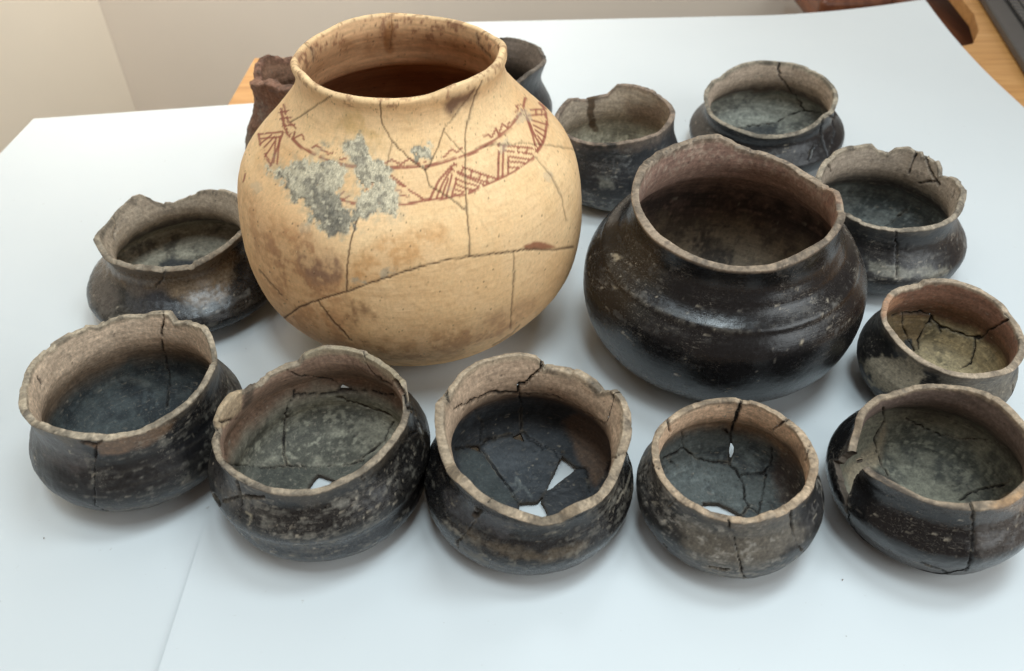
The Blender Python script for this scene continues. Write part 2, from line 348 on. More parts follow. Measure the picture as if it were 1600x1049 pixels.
RIM = {
 'A': '458,91 465,115.5 479,130 500,144 521,150.5 556,158 584,161 612,161 647,157.5 682,150.5 717,138 745,127 766,114 782,100 790,87.5 790,75 780,63 762.5,51 738,40 696,30 654,24.5 605,23.5 577,26 542,35 514,45.5 486,61 468.5,73.5',
 'B': '986.5,298 991,276.5 1000,254.5 1021.6,237 1056.7,221.7 1092,210.7 1122,207 1140,215 1153,224 1188,232.6 1223,246 1258,265.5 1289,287.5 1311,298 1320,329 1322,338 1311,360 1285,384 1250,406 1206,419 1162,422 1118,417 1074,401.5 1039,384 1013,364 997.5,342 988.7,320',
 'C': '144,373.7 157.6,355.7 171.4,339 188,321 204.6,306 217,302.6 235,308.7 254,314 271,315.6 293,306 318,296 329,294.3 343,296 348,293.5 368,300.4 149,386 159,401 177,411 199,418 235,421.5 254,423.7 276.5,423 298.6,419 320.7,408 345.6,393 367.7,375',
 'D': '26.8,621 31,597 41,573 58,551 86,528.6 110,515 134,504.6 151,506 171.5,492.6 199,486.8 223,489 240,484 267.6,484 278,499.5 308.7,499.5 324,508 332.8,525 338,552.6 332.8,576.6 319,604 295,631.5 260.7,657 219.6,676 171.5,684.7 137,686.4 96,679.6 61.7,669 41,664 31,645',
 'E': '329,690 336,672 331,657.7 340,632 358,610.6 379.7,605 408.7,585 445,567 465,561.7 474,549 503,539 535.5,538 568,545 600.7,565 622.5,581.6 635,594 640.6,643 626,675.8 600.7,708 568,737 524.6,759 481,772 445,773.6 408.7,766 372.5,748 347,726.5 334,708',
 'F': '677,652.7 679,630 686.5,621 694,610 714,582 744,561.6 781,550.4 807,545.6 837,550.4 848,561.6 852,567 878,569 907.6,576.5 933.7,593 948.5,610 967,606 982,626.6 988.7,652.7 987.6,686 978,712 963.4,745.6 941,775 911,801 878,816 848,820.7 814.7,814 781,801 748,781 718,753 696,727 683,693.6',
 'G': '1016.6,694.5 1022.7,674.7 1035,658 1045.5,648.8 1065,636.6 1096,624.4 1126,620 1157,619 1187,626 1218,641 1233,653 1254,668.6 1269.6,691.5 1278.8,716 1280,731 1272.7,752.4 1257,780 1233,798 1199.5,810.4 1163,816 1132.4,813.4 1108,807 1080.6,792 1056,777 1035,752.4 1022.7,731 1017,713',
 'H': '1326.5,703 1329.7,680.5 1337.8,651 1354,628.6 1370,615.7 1386.4,612.4 1553,615.7 1571,625 1597,651 1360.5,726 1383,745 1409,765 1441.5,782.6 1474,792 1513,795.6 1545,794 1571,790.7 1599,774.5',
 'I': '1375.5,485.5 1379,469.5 1387,459 1435,440 1442,435 1465,433 1490,435 1517,443 1547,458 1572,476 1580,490 1379,501.5 1389,517.5 1407.5,540 1430,559 1455.6,572.5 1478.5,583 1506,588.5 1533,589.6 1558.6,586 1586,578 1597,565.6',
 'J': '1276,269 1294.7,242.7 1313.4,229.4 1340,225.4 1361.4,223.5 1372,232 1388,236 1399,229.4 1420,227.5 1433.5,234.7 1452,236 1468,248 1476,269.4 1492,274.7 1512,296 1508,317.5 1500,336 1479,349.5 1452,357.5 1420,361.5 1388,359 1361.4,353.5 1340,345.5 1324,337.5',
 'K': '1097.8,154 1100,141 1111,124.5 1123,120 1135.5,107.8 1160.7,97.3 1190,92.7 1219,94.7 1248.8,99.4 1278,111 1299,126.6 1309.6,141 1310.6,154 1305,168.6 1290.7,181 1269.7,200 1244.6,210.5 1211,215.8 1181.6,214.7 1156.5,206 1133.4,196 1116.6,186.4 1104,175',
 'L': '869,173 887,152 913.7,152 931,149 949,145 964,130 984.6,130 1011,134.6 1037.8,151 1052.6,167 1052.6,185 1040.7,201 1014,214 978.7,223 943,226 907.8,223 893,217',
 'M': '780,57.7 804,58 828,65 845.7,74 852,84 845.7,103.5 831,112.4 813,125.7',
 'N': '392,112 394,101 401,91 408,86 415,84 424,88 440,90 456,87 470,92 394,124 400,132 412,131 424,134 436,141 452,140',
}
# ------------------------------------------------------------------ pots
FR = [0, .025, .07, .15, .28, .42, .56, .68, .78, .86, .93, 1.0]
DARK_GAP = lin((26, 22, 20))
class Pot:
    def __init__(s, key, v, rim, NTH=424, NR=116, wall=(.0085, .0062), zb=.6, rough_lip=.010, seed=0, inner_step=1,
                 front_dense=0.0, tweak=None, lipround=.35, warp=.005, relief=1.0, smooth=.035, lsm=0, flare=None, ridge=None):
        s.key, s.seed = key, seed; s.rng = np.random.default_rng(1000 + seed)
        cx, cy, h, tx, ty = v[:5]; rr = np.array(v[5:]); s.h = h; s.origin = np.array([cx, cy, 0.0]); s.inner_step = inner_step
        zt = np.arange(-.3, 1.6, .005); pt = pchip(FR, rr, np.maximum(zt, 0)); pt = np.where(zt < 0, pt[60] + (zt) * (pt[64] - pt[60]) / .02, pt)
        kk = np.exp(-.5 * (np.arange(-30, 31) * .005 / smooth) ** 2); kk /= kk.sum()
        pt = np.concatenate([pt[:30], np.convolve(pt, kk, 'valid'), pt[-30:]])
        pf = lambda zf: np.interp(zf, zt, pt) + (tweak(zf) if tweak else 0)
        th0 = np.linspace(0, 2 * np.pi, NTH, endpoint=False)
        th = th0 - np.pi / 2 + front_dense * np.sin(-th0)  # -pi/2 faces the camera side; front_dense bunches columns there
        th = -np.pi / 2 + (th0 - front_dense * np.sin(th0)); s.th = th; s.NT = NTH
        shear = lambda X: s._shear(X, h, tx, ty)
        # lip height per column from the traced rim
        if rim is not None:
            pts = P(rim); tg = np.radians(np.arange(0, 360, 1.0)); zg = np.arange(.5, 1.3, .01)
            G = np.stack([pf(zg)[:, None] * np.cos(tg), pf(zg)[:, None] * np.sin(tg), (zg * h)[:, None] + 0 * tg], -1)
            gp = project(shear(G) + s.origin)
            tl, zl = [], []
            for p in pts:
                c = ((gp - p) ** 2).sum(-1) + ((zg - 1) * 18)[:, None] ** 2
                k = np.unravel_index(c.argmin(), c.shape); tl.append(tg[k[1]]); zl.append(zg[k[0]])
            o = np.argsort(tl); tl = np.array(tl)[o]; zl = np.array(zl)[o]
            L = np.interp(np.mod(th, 2 * np.pi), tl, zl, period=2 * np.pi)
        else: L = np.ones(NTH)
        if lsm:
            L3 = np.concatenate([L, L, L]); w = int(lsm / 360 * NTH); g_ = np.exp(-.5 * (np.arange(-3 * w, 3 * w + 1) / w) ** 2); L = np.convolve(L3, g_ / g_.sum(), 'same')[NTH:2 * NTH]
        e = np.stack([np.cos(th) * rr[-1], np.sin(th) * rr[-1], 0 * th + seed], -1)
        for _ in range(int(9 + rough_lip * 900)):
            c0 = s.rng.uniform(0, 2 * np.pi); w0 = s.rng.uniform(.015, .11); d0 = s.rng.uniform(.1, 1) ** 2 * min(.16 * rough_lip + .0003, .0022) / h if not lsm else 0
            dt = np.abs((th - c0 + np.pi) % (2 * np.pi) - np.pi)
            L = L - d0 * sstep(w0 + .018, w0, dt)
        L = L + rough_lip * (.3 * fbm(e * 60, seed, 3) + .14 * vnoise(e * 300, seed + 3)) - .5 * .0035 / h
        s.L = L
        # outer profile, resampled by arc length and rounded at the foot
        zf = np.concatenate([np.zeros(30), np.linspace(0, 1, 400)[1:]])
        r = np.concatenate([np.linspace(0, rr[0], 31)[:-1], pf(np.linspace(0, 1, 400)[1:])])
        ln = np.concatenate([[0], np.cumsum(np.hypot(np.diff(r), np.diff(zf * h)))])
        q = np.linspace(0, ln[-1], NR + 1)
        rk = np.interp(q, ln, r); zk = np.interp(q, ln, zf)
        n = max(2, NR // 45); ker = np.ones(2 * n + 1) / (2 * n + 1)
        sm = lambda a: np.concatenate([a[:n], np.convolve(a, ker, 'valid'), a[-n:]])
        low = q < (ln[30] + .35 * h)
        rs = np.where(low, sm(rk), rk); zs = np.where(low, sm(zk), zk); zs -= zs.min() * 0
        zs[0] = zs[1] = 0; rs[0] = 0
        Z = np.where(zs[:, None] < zb, zs[:, None], zb + (zs[:, None] - zb) * (L[None] - zb) / (1 - zb))
        Rr = rs[:, None] + np.where(zs[:, None] > zb, pf(Z) - pf(np.repeat(zs[:, None], NTH, 1)), 0)
        wn = 1 + warp * vnoise(np.stack([np.cos(th) * 1.6 + seed, np.sin(th) * 1.6, 0 * th], -1), seed)
        Rr = Rr * wn
        if flare:
            for t0, a_, w_ in flare:
                dth = (th - math.radians(t0) + np.pi) % (2 * np.pi) - np.pi
                Rr = Rr + a_ * np.exp(-(dth / math.radians(w_)) ** 2) * sstep(.6, 1, Z)
        O = np.stack([Rr, Z * h], -1)
        tan = np.gradient(O, axis=0); tan /= np.linalg.norm(tan, axis=-1, keepdims=True) + 1e-12
        k2 = max(1, NR // 40)
        nrm = np.stack([tan[..., 1], -tan[..., 0]], -1)
        nrm[0] = (0, -1)
        tk = np.interp(np.linspace(0, 1, NR + 1), [0, .35, .6, .9, 1], [.0045, .0045, wall[0], wall[1] * 1.05, wall[1]])[:, None]
        tk = tk * (1 + .22 * sstep(.6, 1, np.linspace(0, 1, NR + 1))[:, None] * fbm(e * 26, seed + 19, 3)[None] * (0 if lsm else 1))
        if ridge: tk = tk + ridge[1] * np.exp(-((Z - ridge[0]) / ridge[2]) ** 2)
        I = O - nrm * tk[..., None]
        I[..., 0] = np.maximum(I[..., 0], 0); I[0, :, 0] = 0
        K = 5; phi = np.linspace(0, np.pi, K + 2)[1:-1]
        mid = (O[-1] + I[-1]) / 2; half = (O[-1] - I[-1]) / 2; up = tan[-3]
        cap = np.stack([mid + half * np.cos(a) + up * wall[1] * .5 * lipround * np.sin(a) for a in phi])
        jin = np.arange(NR, -1, -1)
        if inner_step > 1: jin = np.concatenate([np.arange(NR, int(NR * .72), -1), np.arange(int(NR * .72), 0, -inner_step), [0]])
        S = np.concatenate([O, cap, I[jin]])
        s.side = np.concatenate([np.zeros(NR + 1, int), np.ones(K, int), np.full(len(jin), 2)])
        s.row = np.concatenate([np.arange(NR + 1), np.full(K, NR), jin]); s.NR = NR; s.K = K
        s.zf = S[..., 1] / h; s.rad = S[..., 0]
        X = np.stack([S[..., 0] * np.cos(th), S[..., 0] * np.sin(th), S[..., 1]], -1)
        s.X = shear(X); s.zrel = s.zf / L[None]
        s._normals()
        amp = np.where(s.side == 1, 1.1, 1.0)[:, None] * relief
        p = s.X + seed * 3.1
        s.n_low = fbm(p * 22, seed + 1, 3); s.n_mid = fbm(p * 75, seed + 2, 4); s.n_hi = fbm(p * 230, seed + 5, 3)
        s.n_str = fbm(p * np.array([26, 26, 330.]), seed + 9, 3)
        d = (.00032 * s.n_mid + .00018 * s.n_hi + .00012 * s.n_str) * amp
        d[s.side == 0] *= sstep(0.0, .03, s.zf[s.side == 0])
        s.X = s.X + s.N * d[..., None]
        s._normals()
        W = s.X + s.origin
        s.px = project(W); v = CAM - W
        s.face = (v * s.N).sum(-1) / np.linalg.norm(v, axis=-1)
        s.so = (s.side <= 1)[:, None] & (s.face > .03); s.si = ((s.side == 2)[:, None] | ((s.side == 1)[:, None] & (np.sin(th) > -.15)[None])) & (s.face > .03)
        s.crack = np.zeros(s.face.shape); s.col = np.zeros(s.face.shape + (3,)); s.rgh = np.full(s.face.shape, .6); s.wear = np.zeros(s.face.shape)
        s.holes = []; s.disp = np.zeros(s.face.shape); s.cuts = np.zeros((NR, NTH), bool)
    def _shear(s, X, h, tx, ty):
        k = X[..., 2] / h; Y = X.copy()
        Y[..., 2] = X[..., 2] + k * (tx * X[..., 1] - ty * X[..., 0])
        Y[..., 0] = X[..., 0] + ty * X[..., 2] * .7; Y[..., 1] = X[..., 1] - tx * X[..., 2] * .7
        return Y
    def _normals(s):
        du = np.roll(s.X, -1, 1) - np.roll(s.X, 1, 1); dv = np.gradient(s.X, axis=0)
        n = np.cross(du, dv); l = np.linalg.norm(n, axis=-1, keepdims=True)
        n = n / np.maximum(l, 1e-12)
        n[0] = (0, 0, -1); n[-1] = (0, 0, 1)
        s.N = n
    def gate(s, sd): return s.so if sd == 'o' else s.si if sd == 'i' else (s.so | s.si)
    def mix(s, m, rgb, rough=None):
        c = lin(rgb); m = np.clip(m, 0, 1)
        s.col += (c - s.col) * m[..., None]
        if rough is not None: s.rgh += (rough - s.rgh) * m
    def patch(s, sd, pts, rgb, soft=4, k=1.0, namp=5, nf=90, rough=None, wear=None):
        pts = P(pts) if isinstance(pts, str) else pts
        d = poly_sd(s.px, pts, soft + namp * 2 + 4) + namp * fbm(s.X * nf, s.seed + 31, 4)
        m = sstep(soft, -soft, d) * s.gate(sd) * k
        s.mix(m, rgb, rough)
        if wear is not None: s.wear += (wear - s.wear) * m
        return m
    def line(s, sd, pts, rgb, w=1.2, soft=1.0, k=1.0, wig=.4, brk=0.0, rough=None):
        pts = wiggle(P(pts) if isinstance(pts, str) else pts, s.rng, wig)
        m = sstep(w + soft, w - soft * .3, line_dist(s.px, pts, w + soft + 1)) * s.gate(sd) * k
        if brk: m = m * sstep(-brk, brk * .6, fbm(s.X * 140, s.seed + 77, 3) + .58)
        s.mix(m, rgb, rough); return m
    def cr(s, sd, pts, w=1.1, k=1.0, wig=.9, depth=.0022, rgb=(24, 20, 18), cn=1.15, soft=1.0):
        """a crack between sherds: a dark groove cut into the wall"""
        pts = wiggle(P(pts), s.rng, wig, 4.0); w0 = w; w = w * .62
        d = line_dist(s.px, pts, w + 4.5)
        d = d + cn * fbm(s.X * 130, s.seed + 55, 3)
        m = sstep(w + soft, w - .7, d) * s.gate(sd)
        s.crack = np.maximum(s.crack, m * k); s.disp = np.maximum(s.disp, m * depth)
        # chipped paler edge of the break
        e = sstep(w + 3.2, w + 1.2, d) * (1 - m) * s.gate(sd) * .4 * sstep(-.1, .5, s.n_mid)
        s.mix(e, (126, 114, 96))
        s._cut((line_dist(s.px, pts, 4) < max(w, 1.2) + .9) & s.gate(sd))
        s.mix(m * k, rgb, .9)
    def _rows(s, a):
        """stack rows of one side ordered by profile row 0..NR"""
        r = np.where(s.side == a)[0]; return r[np.argsort(s.row[r])]
    def hole(s, sd, pts, namp=1.0):
        d = poly_sd(s.px, P(pts), 30) + namp * fbm(s.X * 160, s.seed + 41, 3)
        rows = s._rows(0 if sd == 'o' else 2); D = np.clip(d[rows], -60, 60)
        ok = (s.face[rows] > (.03 if sd == 'o' else -.35))
        if sd == 'i': ok &= s.zf[rows] < .62
        D = np.where(ok, D, 60)
        q = (D[:-1] + D[1:] + np.roll(D, -1, 1)[:-1] + np.roll(D, -1, 1)[1:]) / 4
        hm = q < 0
        if not hm.any(): return
        # slide the border vertices onto the traced outline
        hv = np.zeros((s.NR + 1, s.NT)); kv = np.zeros((s.NR + 1, s.NT))
        for a, b in ((0, 0), (0, 1), (1, 0), (1, 1)):
            sh = np.roll(hm, b, 1); hv[a:s.NR + a] += sh; kv[a:s.NR + a] += ~sh
        bd = (hv > 0) & (kv > 0) & (np.abs(D) < 20)
        gi = (np.roll(D, -1, 1) - np.roll(D, 1, 1)) / 2; gj = np.gradient(D, axis=0)
        g2 = gi ** 2 + gj ** 2 + .05; di = np.clip(-D * gi / g2, -.6, .6) * bd; dj = np.clip(-D * gj / g2, -.6, .6) * bd
        for a in (0, 2):
            r = s._rows(a); X = s.X[r]
            Xi = (np.roll(X, -1, 1) - np.roll(X, 1, 1)) / 2; Xj = np.gradient(X, axis=0)
            s.X[r] = X + Xi * di[..., None] + Xj * dj[..., None]
        s.holes.append(hm)
        e = sstep(3.5, .5, d) * s.gate(sd) * ((s.side != 1)[:, None] & (s.zf < .8)); s.mix(e * .7, (60, 54, 48), .9)
    def _cut(s, g):
        for a in (0, 2):
            for rI in np.where((s.side == a) & g.any(1))[0]:
                j = min(s.row[rI], s.NR - 1); lo = max(0, j - (s.inner_step if a == 2 else 1) + 1)
                s.cuts[lo:j + 1] |= g[rI]
        if (g & (s.side == 1)[:, None]).any(): s.cuts[-3:] |= (g & (s.side == 1)[:, None]).any(0)
    def join(s, sd, *lines):
        """where two cracks of one sherd meet out of sight: no mark, only the division"""
        for pts in lines:
            s._cut((line_dist(s.px, P(pts), 4) < 2.6) & s.gate(sd))
    def under(s, sa, a, sb, b):
        """division across the hidden underside, straight in plan between two crack ends"""
        e = []
        for sd, p in ((sa, a), (sb, b)):
            d = np.where(s.gate(sd), np.hypot(*np.moveaxis(s.px - np.array(p, float), -1, 0)), 1e9)
            k = np.unravel_index(d.argmin(), d.shape); e.append(s.X[k][:2])
        r = s._rows(0); xy = s.X[r][..., :2]; ab = e[1] - e[0]; t = np.clip(((xy - e[0]) @ ab) / (ab @ ab), 0, 1)
        g = (np.linalg.norm(xy - e[0] - t[..., None] * ab, axis=-1) < .0022) & (s.zf[r] < .45)
        s.cuts |= g[:-1]
    def base(s, blk=(33, 31, 31), brn=(66, 56, 48), brn_amt=.5, lip=(158, 138, 112), wall=(128, 106, 86), floor=(92, 92, 84), floor2=None,
             floor_at=.38, rough=.42, wear=.35, liptan=.25, lipw=.06, scuff=(120, 112, 98), scuff_amt=.3, wall_low=None, inner_wear=.3, key_dark=False):
        up_ = lambda c, f: tuple(min(238, f * a) for a in c)
        gr = lambda c, f: tuple(a + (sum(c) / 3 - a) * f for a in c)
        wall = gr(up_(wall, 1.3), .26); lip = gr(up_(lip, 1.06), .2); brn = gr(up_(brn, .9), .5); scuff = gr(up_(scuff, .95), .35); floor = up_(floor, 1.12 if key_dark else 1.28); blk = up_(blk, .72)
        z = s.zf; n1, n2, n3, ns = s.n_low, s.n_mid, s.n_hi, s.n_str
        sd = s.side[:, None] + 0 * z
        o = sd == 0; c = sd == 1; i = sd == 2
        s.col[:] = lin(blk); s.rgh[:] = rough
        s.mix(o * sstep(-.25, .65, n1 + .5 * n2 + .25 * ns) * brn_amt * .8, up_(brn, .82))
        if liptan: s.mix(o * sstep(1 - lipw * 2.2, 1 - lipw * .2, s.zrel + .05 * n2) * liptan, lip, .7)
        s.mix(o * sstep(.10, .75, .55 * ns + .45 * n3 + .35 * n1) * scuff_amt * .8, scuff, .6)
        s.mix(o * sstep(.42, .62, .55 * fbm(s.X * np.array([70, 70, 260.]), s.seed + 71, 4) + .5 * n1 + .35 * n3) * min(1, scuff_amt * 1.7), scuff, .65)
        s.wear[:] = np.where(o, 1.5 * wear * sstep(-.5, .6, n1 + .4 * n2), np.where(c, .6, inner_wear))
        # inside
        w3 = np.where(i | c, 1.0, 0)
        s.mix(w3, wall, .78)
        if wall_low is not None: s.mix(i * sstep(.78, .5, s.zf + .06 * n2), wall_low)  # lower inside wall darkened: shade of the hollow put into the colour
        s.mix(i * sstep(-.2, .6, n2 + .5 * ns) * .25, tuple(.72 * a for a in wall))
        s.mix(i * sstep(.1, .8, n3 * .7 + ns * .5) * .25, tuple(min(255, 1.18 * a) for a in wall))
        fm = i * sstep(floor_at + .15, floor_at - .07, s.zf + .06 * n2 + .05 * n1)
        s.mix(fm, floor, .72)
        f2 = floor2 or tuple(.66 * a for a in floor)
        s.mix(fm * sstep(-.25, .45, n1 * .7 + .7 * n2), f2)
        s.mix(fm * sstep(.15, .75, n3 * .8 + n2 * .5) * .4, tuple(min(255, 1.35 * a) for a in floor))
        lm = c * 1.0 + o * sstep(.985, 1.0, s.zrel) + i * sstep(.965, 1.0, s.zrel)
        s.mix(lm, lip, .8)
        lv = fbm(s.X * 38 + 3, s.seed + 63, 3)
        s.mix(np.clip(lm, 0, 1) * sstep(-.05, .55, lv) * .75, tuple(.62 * a for a in lip))
        s.mix(np.clip(lm, 0, 1) * sstep(.3, .75, -lv + .4 * n3) * .6, (56, 50, 46))
        s.mix(np.clip(lm, 0, 1) * sstep(.25, .7, n2 + .5 * n3) * .55, tuple(.45 * a for a in lip))
        s.mix(np.clip(lm, 0, 1) * sstep(.25, .8, n3 - .3 * n1) * .5, tuple(min(255, 1.2 * a) for a in lip))
    def scratches(s, n, rgb=(150, 142, 128), tilt=.8, lmin=.001, lmax=.007, zr=(.05, .95), k=.5):
        """fine pale scratches on the outside"""
        rows = np.where((s.side == 0))[0]
        for _ in range(n):
            th = s.rng.uniform(-np.pi, 0); j = s.rng.integers(int(zr[0] * s.NR), int(zr[1] * s.NR))
            ic = int(np.argmin(np.abs((s.th - th + np.pi) % (2 * np.pi) - np.pi)))
            p = s.X[rows[j], ic]; L = s.rng.uniform(lmin, lmax); a = s.rng.normal(0, tilt)
            t = np.array([-math.sin(th) * math.cos(a), math.cos(th) * math.cos(a), math.sin(a)])
            jj = slice(max(0, j - 14), min(s.NR, j + 15)); w = int(L / (2 * np.pi * .08) * s.NT) + 4
            ii = np.arange(ic - w, ic + w + 1) % s.NT
            Q = s.X[rows[jj]][:, ii] - p; u = np.clip(Q @ t, -L / 2, L / 2)
            d = np.linalg.norm(Q - u[..., None] * t, axis=-1)
            m = sstep(.0010, .0001, d) * k * s.rng.uniform(.15, 1) ** 1.5
            sub = s.col[rows[jj]][:, ii]; sub += (lin(rgb) - sub) * m[..., None]
            tmp = s.col[rows[jj]]; tmp[:, ii] = sub; s.col[rows[jj]] = tmp
    def grain(s, amt=.16, flecks=.012, fleck=(150, 140, 124), dark=.006, streak=True):
        """grit, pits and short pale scuffs at the size of the clay's own grain"""
        sh = s.face.shape
        g = s.rng.normal(size=sh); g = g * .7 + .3 * np.roll(g, 1, 1) + .25 * np.roll(g, 1, 0)
        s.col *= np.exp(amt * g * np.where((s.side == 0)[:, None], 1, .55))[..., None]
        o = (s.side == 0)[:, None]
        s.col *= np.exp(np.where(o, .0, .22) * fbm(s.X * np.array([30, 30, 520.]), s.seed + 81, 3))[..., None]
        dens = sstep(-.3, .7, s.n_low + .7 * s.n_mid)
        r = s.rng.random(sh) < flecks * dens * np.where(o, 1, .35)
        m = r.astype(float) * s.rng.uniform(.25, .9, sh)
        m2 = m.copy()
        if streak:
            st = m * (s.rng.random(sh) < .45)
            for k in (1, 2, 3): m2 = np.maximum(m2, np.roll(st * (1 - .2 * k), k, 1))
            st = m * (s.rng.random(sh) < .12); m2 = np.maximum(m2, np.roll(np.roll(st, 1, 0), 1, 1)); m2 = np.maximum(m2, np.roll(st, 1, 0))
        c = lin(fleck); s.col += (c - s.col) * m2[..., None]
        d = (s.rng.random(sh) < dark) * s.rng.uniform(.3, .9, sh); d = np.maximum(d, .7 * np.roll(d, 1, 1))
        s.col *= (1 - .75 * d)[..., None]
    # ---- meshes
    def build(s, name, label, cat, group, mat, neck=.72, floor_at=.35, sherd_min=.012, extra=None, step=.00045):
        s.X = s.X - s.N * s.disp[..., None]
        s._normals()
        nrow, NTH, NR = len(s.side), s.NT, s.NR
        hole = np.zeros((NR, NTH), bool)
        for h in s.holes: hole |= h
        # regions of the wall closed off by cracks and holes
        bar = s.cuts | hole; lab = np.where(bar, -1, 0); cur = 0; sizes = {}
        if s.cuts.any():
            from collections import deque
            B = bar.tolist(); Lb = [[0] * NTH for _ in range(NR)]
            for j0 in range(NR):
                for i0 in range(NTH):
                    if B[j0][i0] or Lb[j0][i0]: continue
                    cur += 1; Lb[j0][i0] = cur; q = deque([(j0, i0)]); n = 0
                    while q:
                        j, i = q.popleft(); n += 1
                        for a, b in ((j + 1, i), (j - 1, i), (j, (i + 1) % NTH), (j, i - 1 if i else NTH - 1)):
                            if 0 <= a < NR and not B[a][b] and not Lb[a][b]: Lb[a][b] = cur; q.append((a, b))
                    sizes[cur] = n
            lab = np.array(Lb)
            if not sizes: sizes = {0: 1}
            main = max(sizes, key=sizes.get)
            keep = [k for k, n in sizes.items() if n > sherd_min * NR * NTH]
            lab = np.where(np.isin(lab, keep), lab, 0)
            for _ in range(400):
                z = lab == 0
                if not z.any(): break
                for sh, ax in ((1, 1), (-1, 1), (1, 0), (-1, 0)):
                    r = np.roll(lab, sh, ax)
                    if ax == 0: r[0 if sh == 1 else -1] = 0
                    lab = np.where(lab == 0, r, lab)
        else: main = 0
        # quads between stack rows
        rA = np.arange(nrow - 1); j = np.minimum(np.minimum(s.row[:-1], s.row[1:]), NR - 1)
        sideq = np.maximum(s.side[:-1], s.side[1:]) * (s.side[:-1] + s.side[1:] > 0)
        capq = (s.side[:-1] == 1) | (s.side[1:] == 1)
        zmean = s.zf.mean(1); zq = (zmean[:-1] + zmean[1:]) / 2
        band = np.where(capq, 0, np.where((s.side[:-1] == 0), np.where(zq > neck, 0, 1), np.where(zq > neck, 0, np.where(zq < floor_at, 2, 1))))
        ii, rr = np.meshgrid(np.arange(NTH), rA)
        jq = j[rr]; kill = hole[jq, ii]; reg = lab[jq, ii]; bq = band[rr]
        a = rr * NTH + ii; b = rr * NTH + (ii + 1) % NTH
        quads = np.stack([a, b, b + NTH, a + NTH], -1)
        V = s.X.reshape(-1, 3); Nn = s.N.reshape(-1, 3)
        col = np.concatenate([s.col, s.rgh[..., None]], -1).reshape(-1, 4); wear = s.wear.reshape(-1)
        # broken faces round the holes
        wallq = []
        if hole.any():
            orow = np.where(s.side == 0)[0]; irow = np.where(s.side == 2)[0]; imap = {int(s.row[r]): int(r) for r in irow}
            for jj, i in zip(*np.where(hole)):
                for dj, di, e in ((0, 1, ((jj, i + 1), (jj + 1, i + 1))), (0, -1, ((jj + 1, i), (jj, i))), (1, 0, ((jj + 1, i + 1), (jj + 1, i))), (-1, 0, ((jj, i), (jj, i + 1)))):
                    nj, ni = jj + dj, (i + di) % NTH
                    if nj < 0 or nj >= NR or hole[nj, ni]: continue
                    (j1, i1), (j2, i2) = e; i1 %= NTH; i2 %= NTH
                    wallq.append(((orow[j1] * NTH + i1), (orow[j2] * NTH + i2), (imap[j2] * NTH + i2), (imap[j1] * NTH + i1), lab[nj, ni], 2 if jj < floor_at * NR else 1))
        if mat is not MAT_CREAM: s.grain(**(extra or {}))
        else: s.grain(.035, .004, (236, 206, 160), .004, False)
        col = np.concatenate([s.col, s.rgh[..., None]], -1).reshape(-1, 4)
        root = empty(name, s.origin); tag(root, label, cat, group)
        names = ['rim', 'body', 'floor']
        for bnd in range(3):
            regs = [main] + [r for r in np.unique(reg[(bq == bnd)]) if r != main]
            part = None
            for r in regs:
                m = (bq == bnd) & (reg == r) & ~kill
                if not m.any(): continue
                W = [q for q in wallq if q[4] == r and q[5] == bnd]
                off = 0 if r == main else np.random.default_rng(int(r) * 7 + s.seed).normal(0, step)
                me = s._mesh(names[bnd] if r == main else 'sherd', quads[m], W, V + Nn * off, Nn, col, wear)
                if part is None:
                    part = link_mesh(names[bnd], me, mat, root)
                else:
                    link_mesh('sherd', me, mat, part)
        return root
    def _mesh(s, nm, q, W, V, Nn, col, wear):
        used, inv = np.unique(q.reshape(-1), return_inverse=True)
        q = inv.reshape(-1, 4)
        v = V[used]; n = Nn[used]; c = col[used]; wv = wear[used]
        if W:
            k = np.array([w[:4] for w in W]).reshape(-1); wp = V[k].reshape(-1, 4, 3)
            fn = np.cross(wp[:, 1] - wp[:, 0], wp[:, 3] - wp[:, 0]); fn /= np.linalg.norm(fn, axis=-1, keepdims=True) + 1e-12
            q = np.concatenate([q, len(v) + np.arange(len(k)).reshape(-1, 4)])
            v = np.concatenate([v, V[k]]); n = np.concatenate([n, np.repeat(fn, 4, 0)])
            bc = np.concatenate([lin((84, 74, 64)), [.9]]); c = np.concatenate([c, np.tile(bc, (len(k), 1))]); wv = np.concatenate([wv, np.full(len(k), .4)])
        me = bpy.data.meshes.new(nm)
        me.vertices.add(len(v)); me.vertices.foreach_set('co', v.astype(np.float32).reshape(-1))
        nq = len(q); me.loops.add(nq * 4); me.loops.foreach_set('vertex_index', q.astype(np.int32).reshape(-1))
        me.polygons.add(nq); me.polygons.foreach_set('loop_start', np.arange(0, nq * 4, 4, dtype=np.int32))
        me.polygons.foreach_set('loop_total', np.full(nq, 4, np.int32))
        me.update(calc_edges=True)
        me.polygons.foreach_set('use_smooth', np.ones(nq, bool))
        at = me.attributes.new('col', 'FLOAT_COLOR', 'POINT'); at.data.foreach_set('color', c.astype(np.float32).reshape(-1))
        at = me.attributes.new('wear', 'FLOAT', 'POINT'); at.data.foreach_set('value', wv.astype(np.float32))
        me.normals_split_custom_set_from_vertices(n.astype(np.float32).tolist())
        return me
    def shell(s, name, mask, lift, col, parent, mat, wear=.8):
        """a crust lying on the outside: its own raised mesh"""
        rows = np.where(s.side == 0)[0][:-1]
        m = mask[rows]; mq = (m > .5); mq = mq & np.roll(mq, -1, 1) & (mask[rows + 1] > .5)
        rr, ii = np.where(mq)
        a = rows[rr] * s.NT + ii; b = rows[rr] * s.NT + (ii + 1) % s.NT
        q = np.stack([a, b, b + s.NT, a + s.NT], -1)
        edge = sstep(.5, .75, mask)
        X = s.X + s.N * ((-.0002 + lift * edge * (1 + .7 * s.n_hi + .5 * s.n_mid))[..., None])
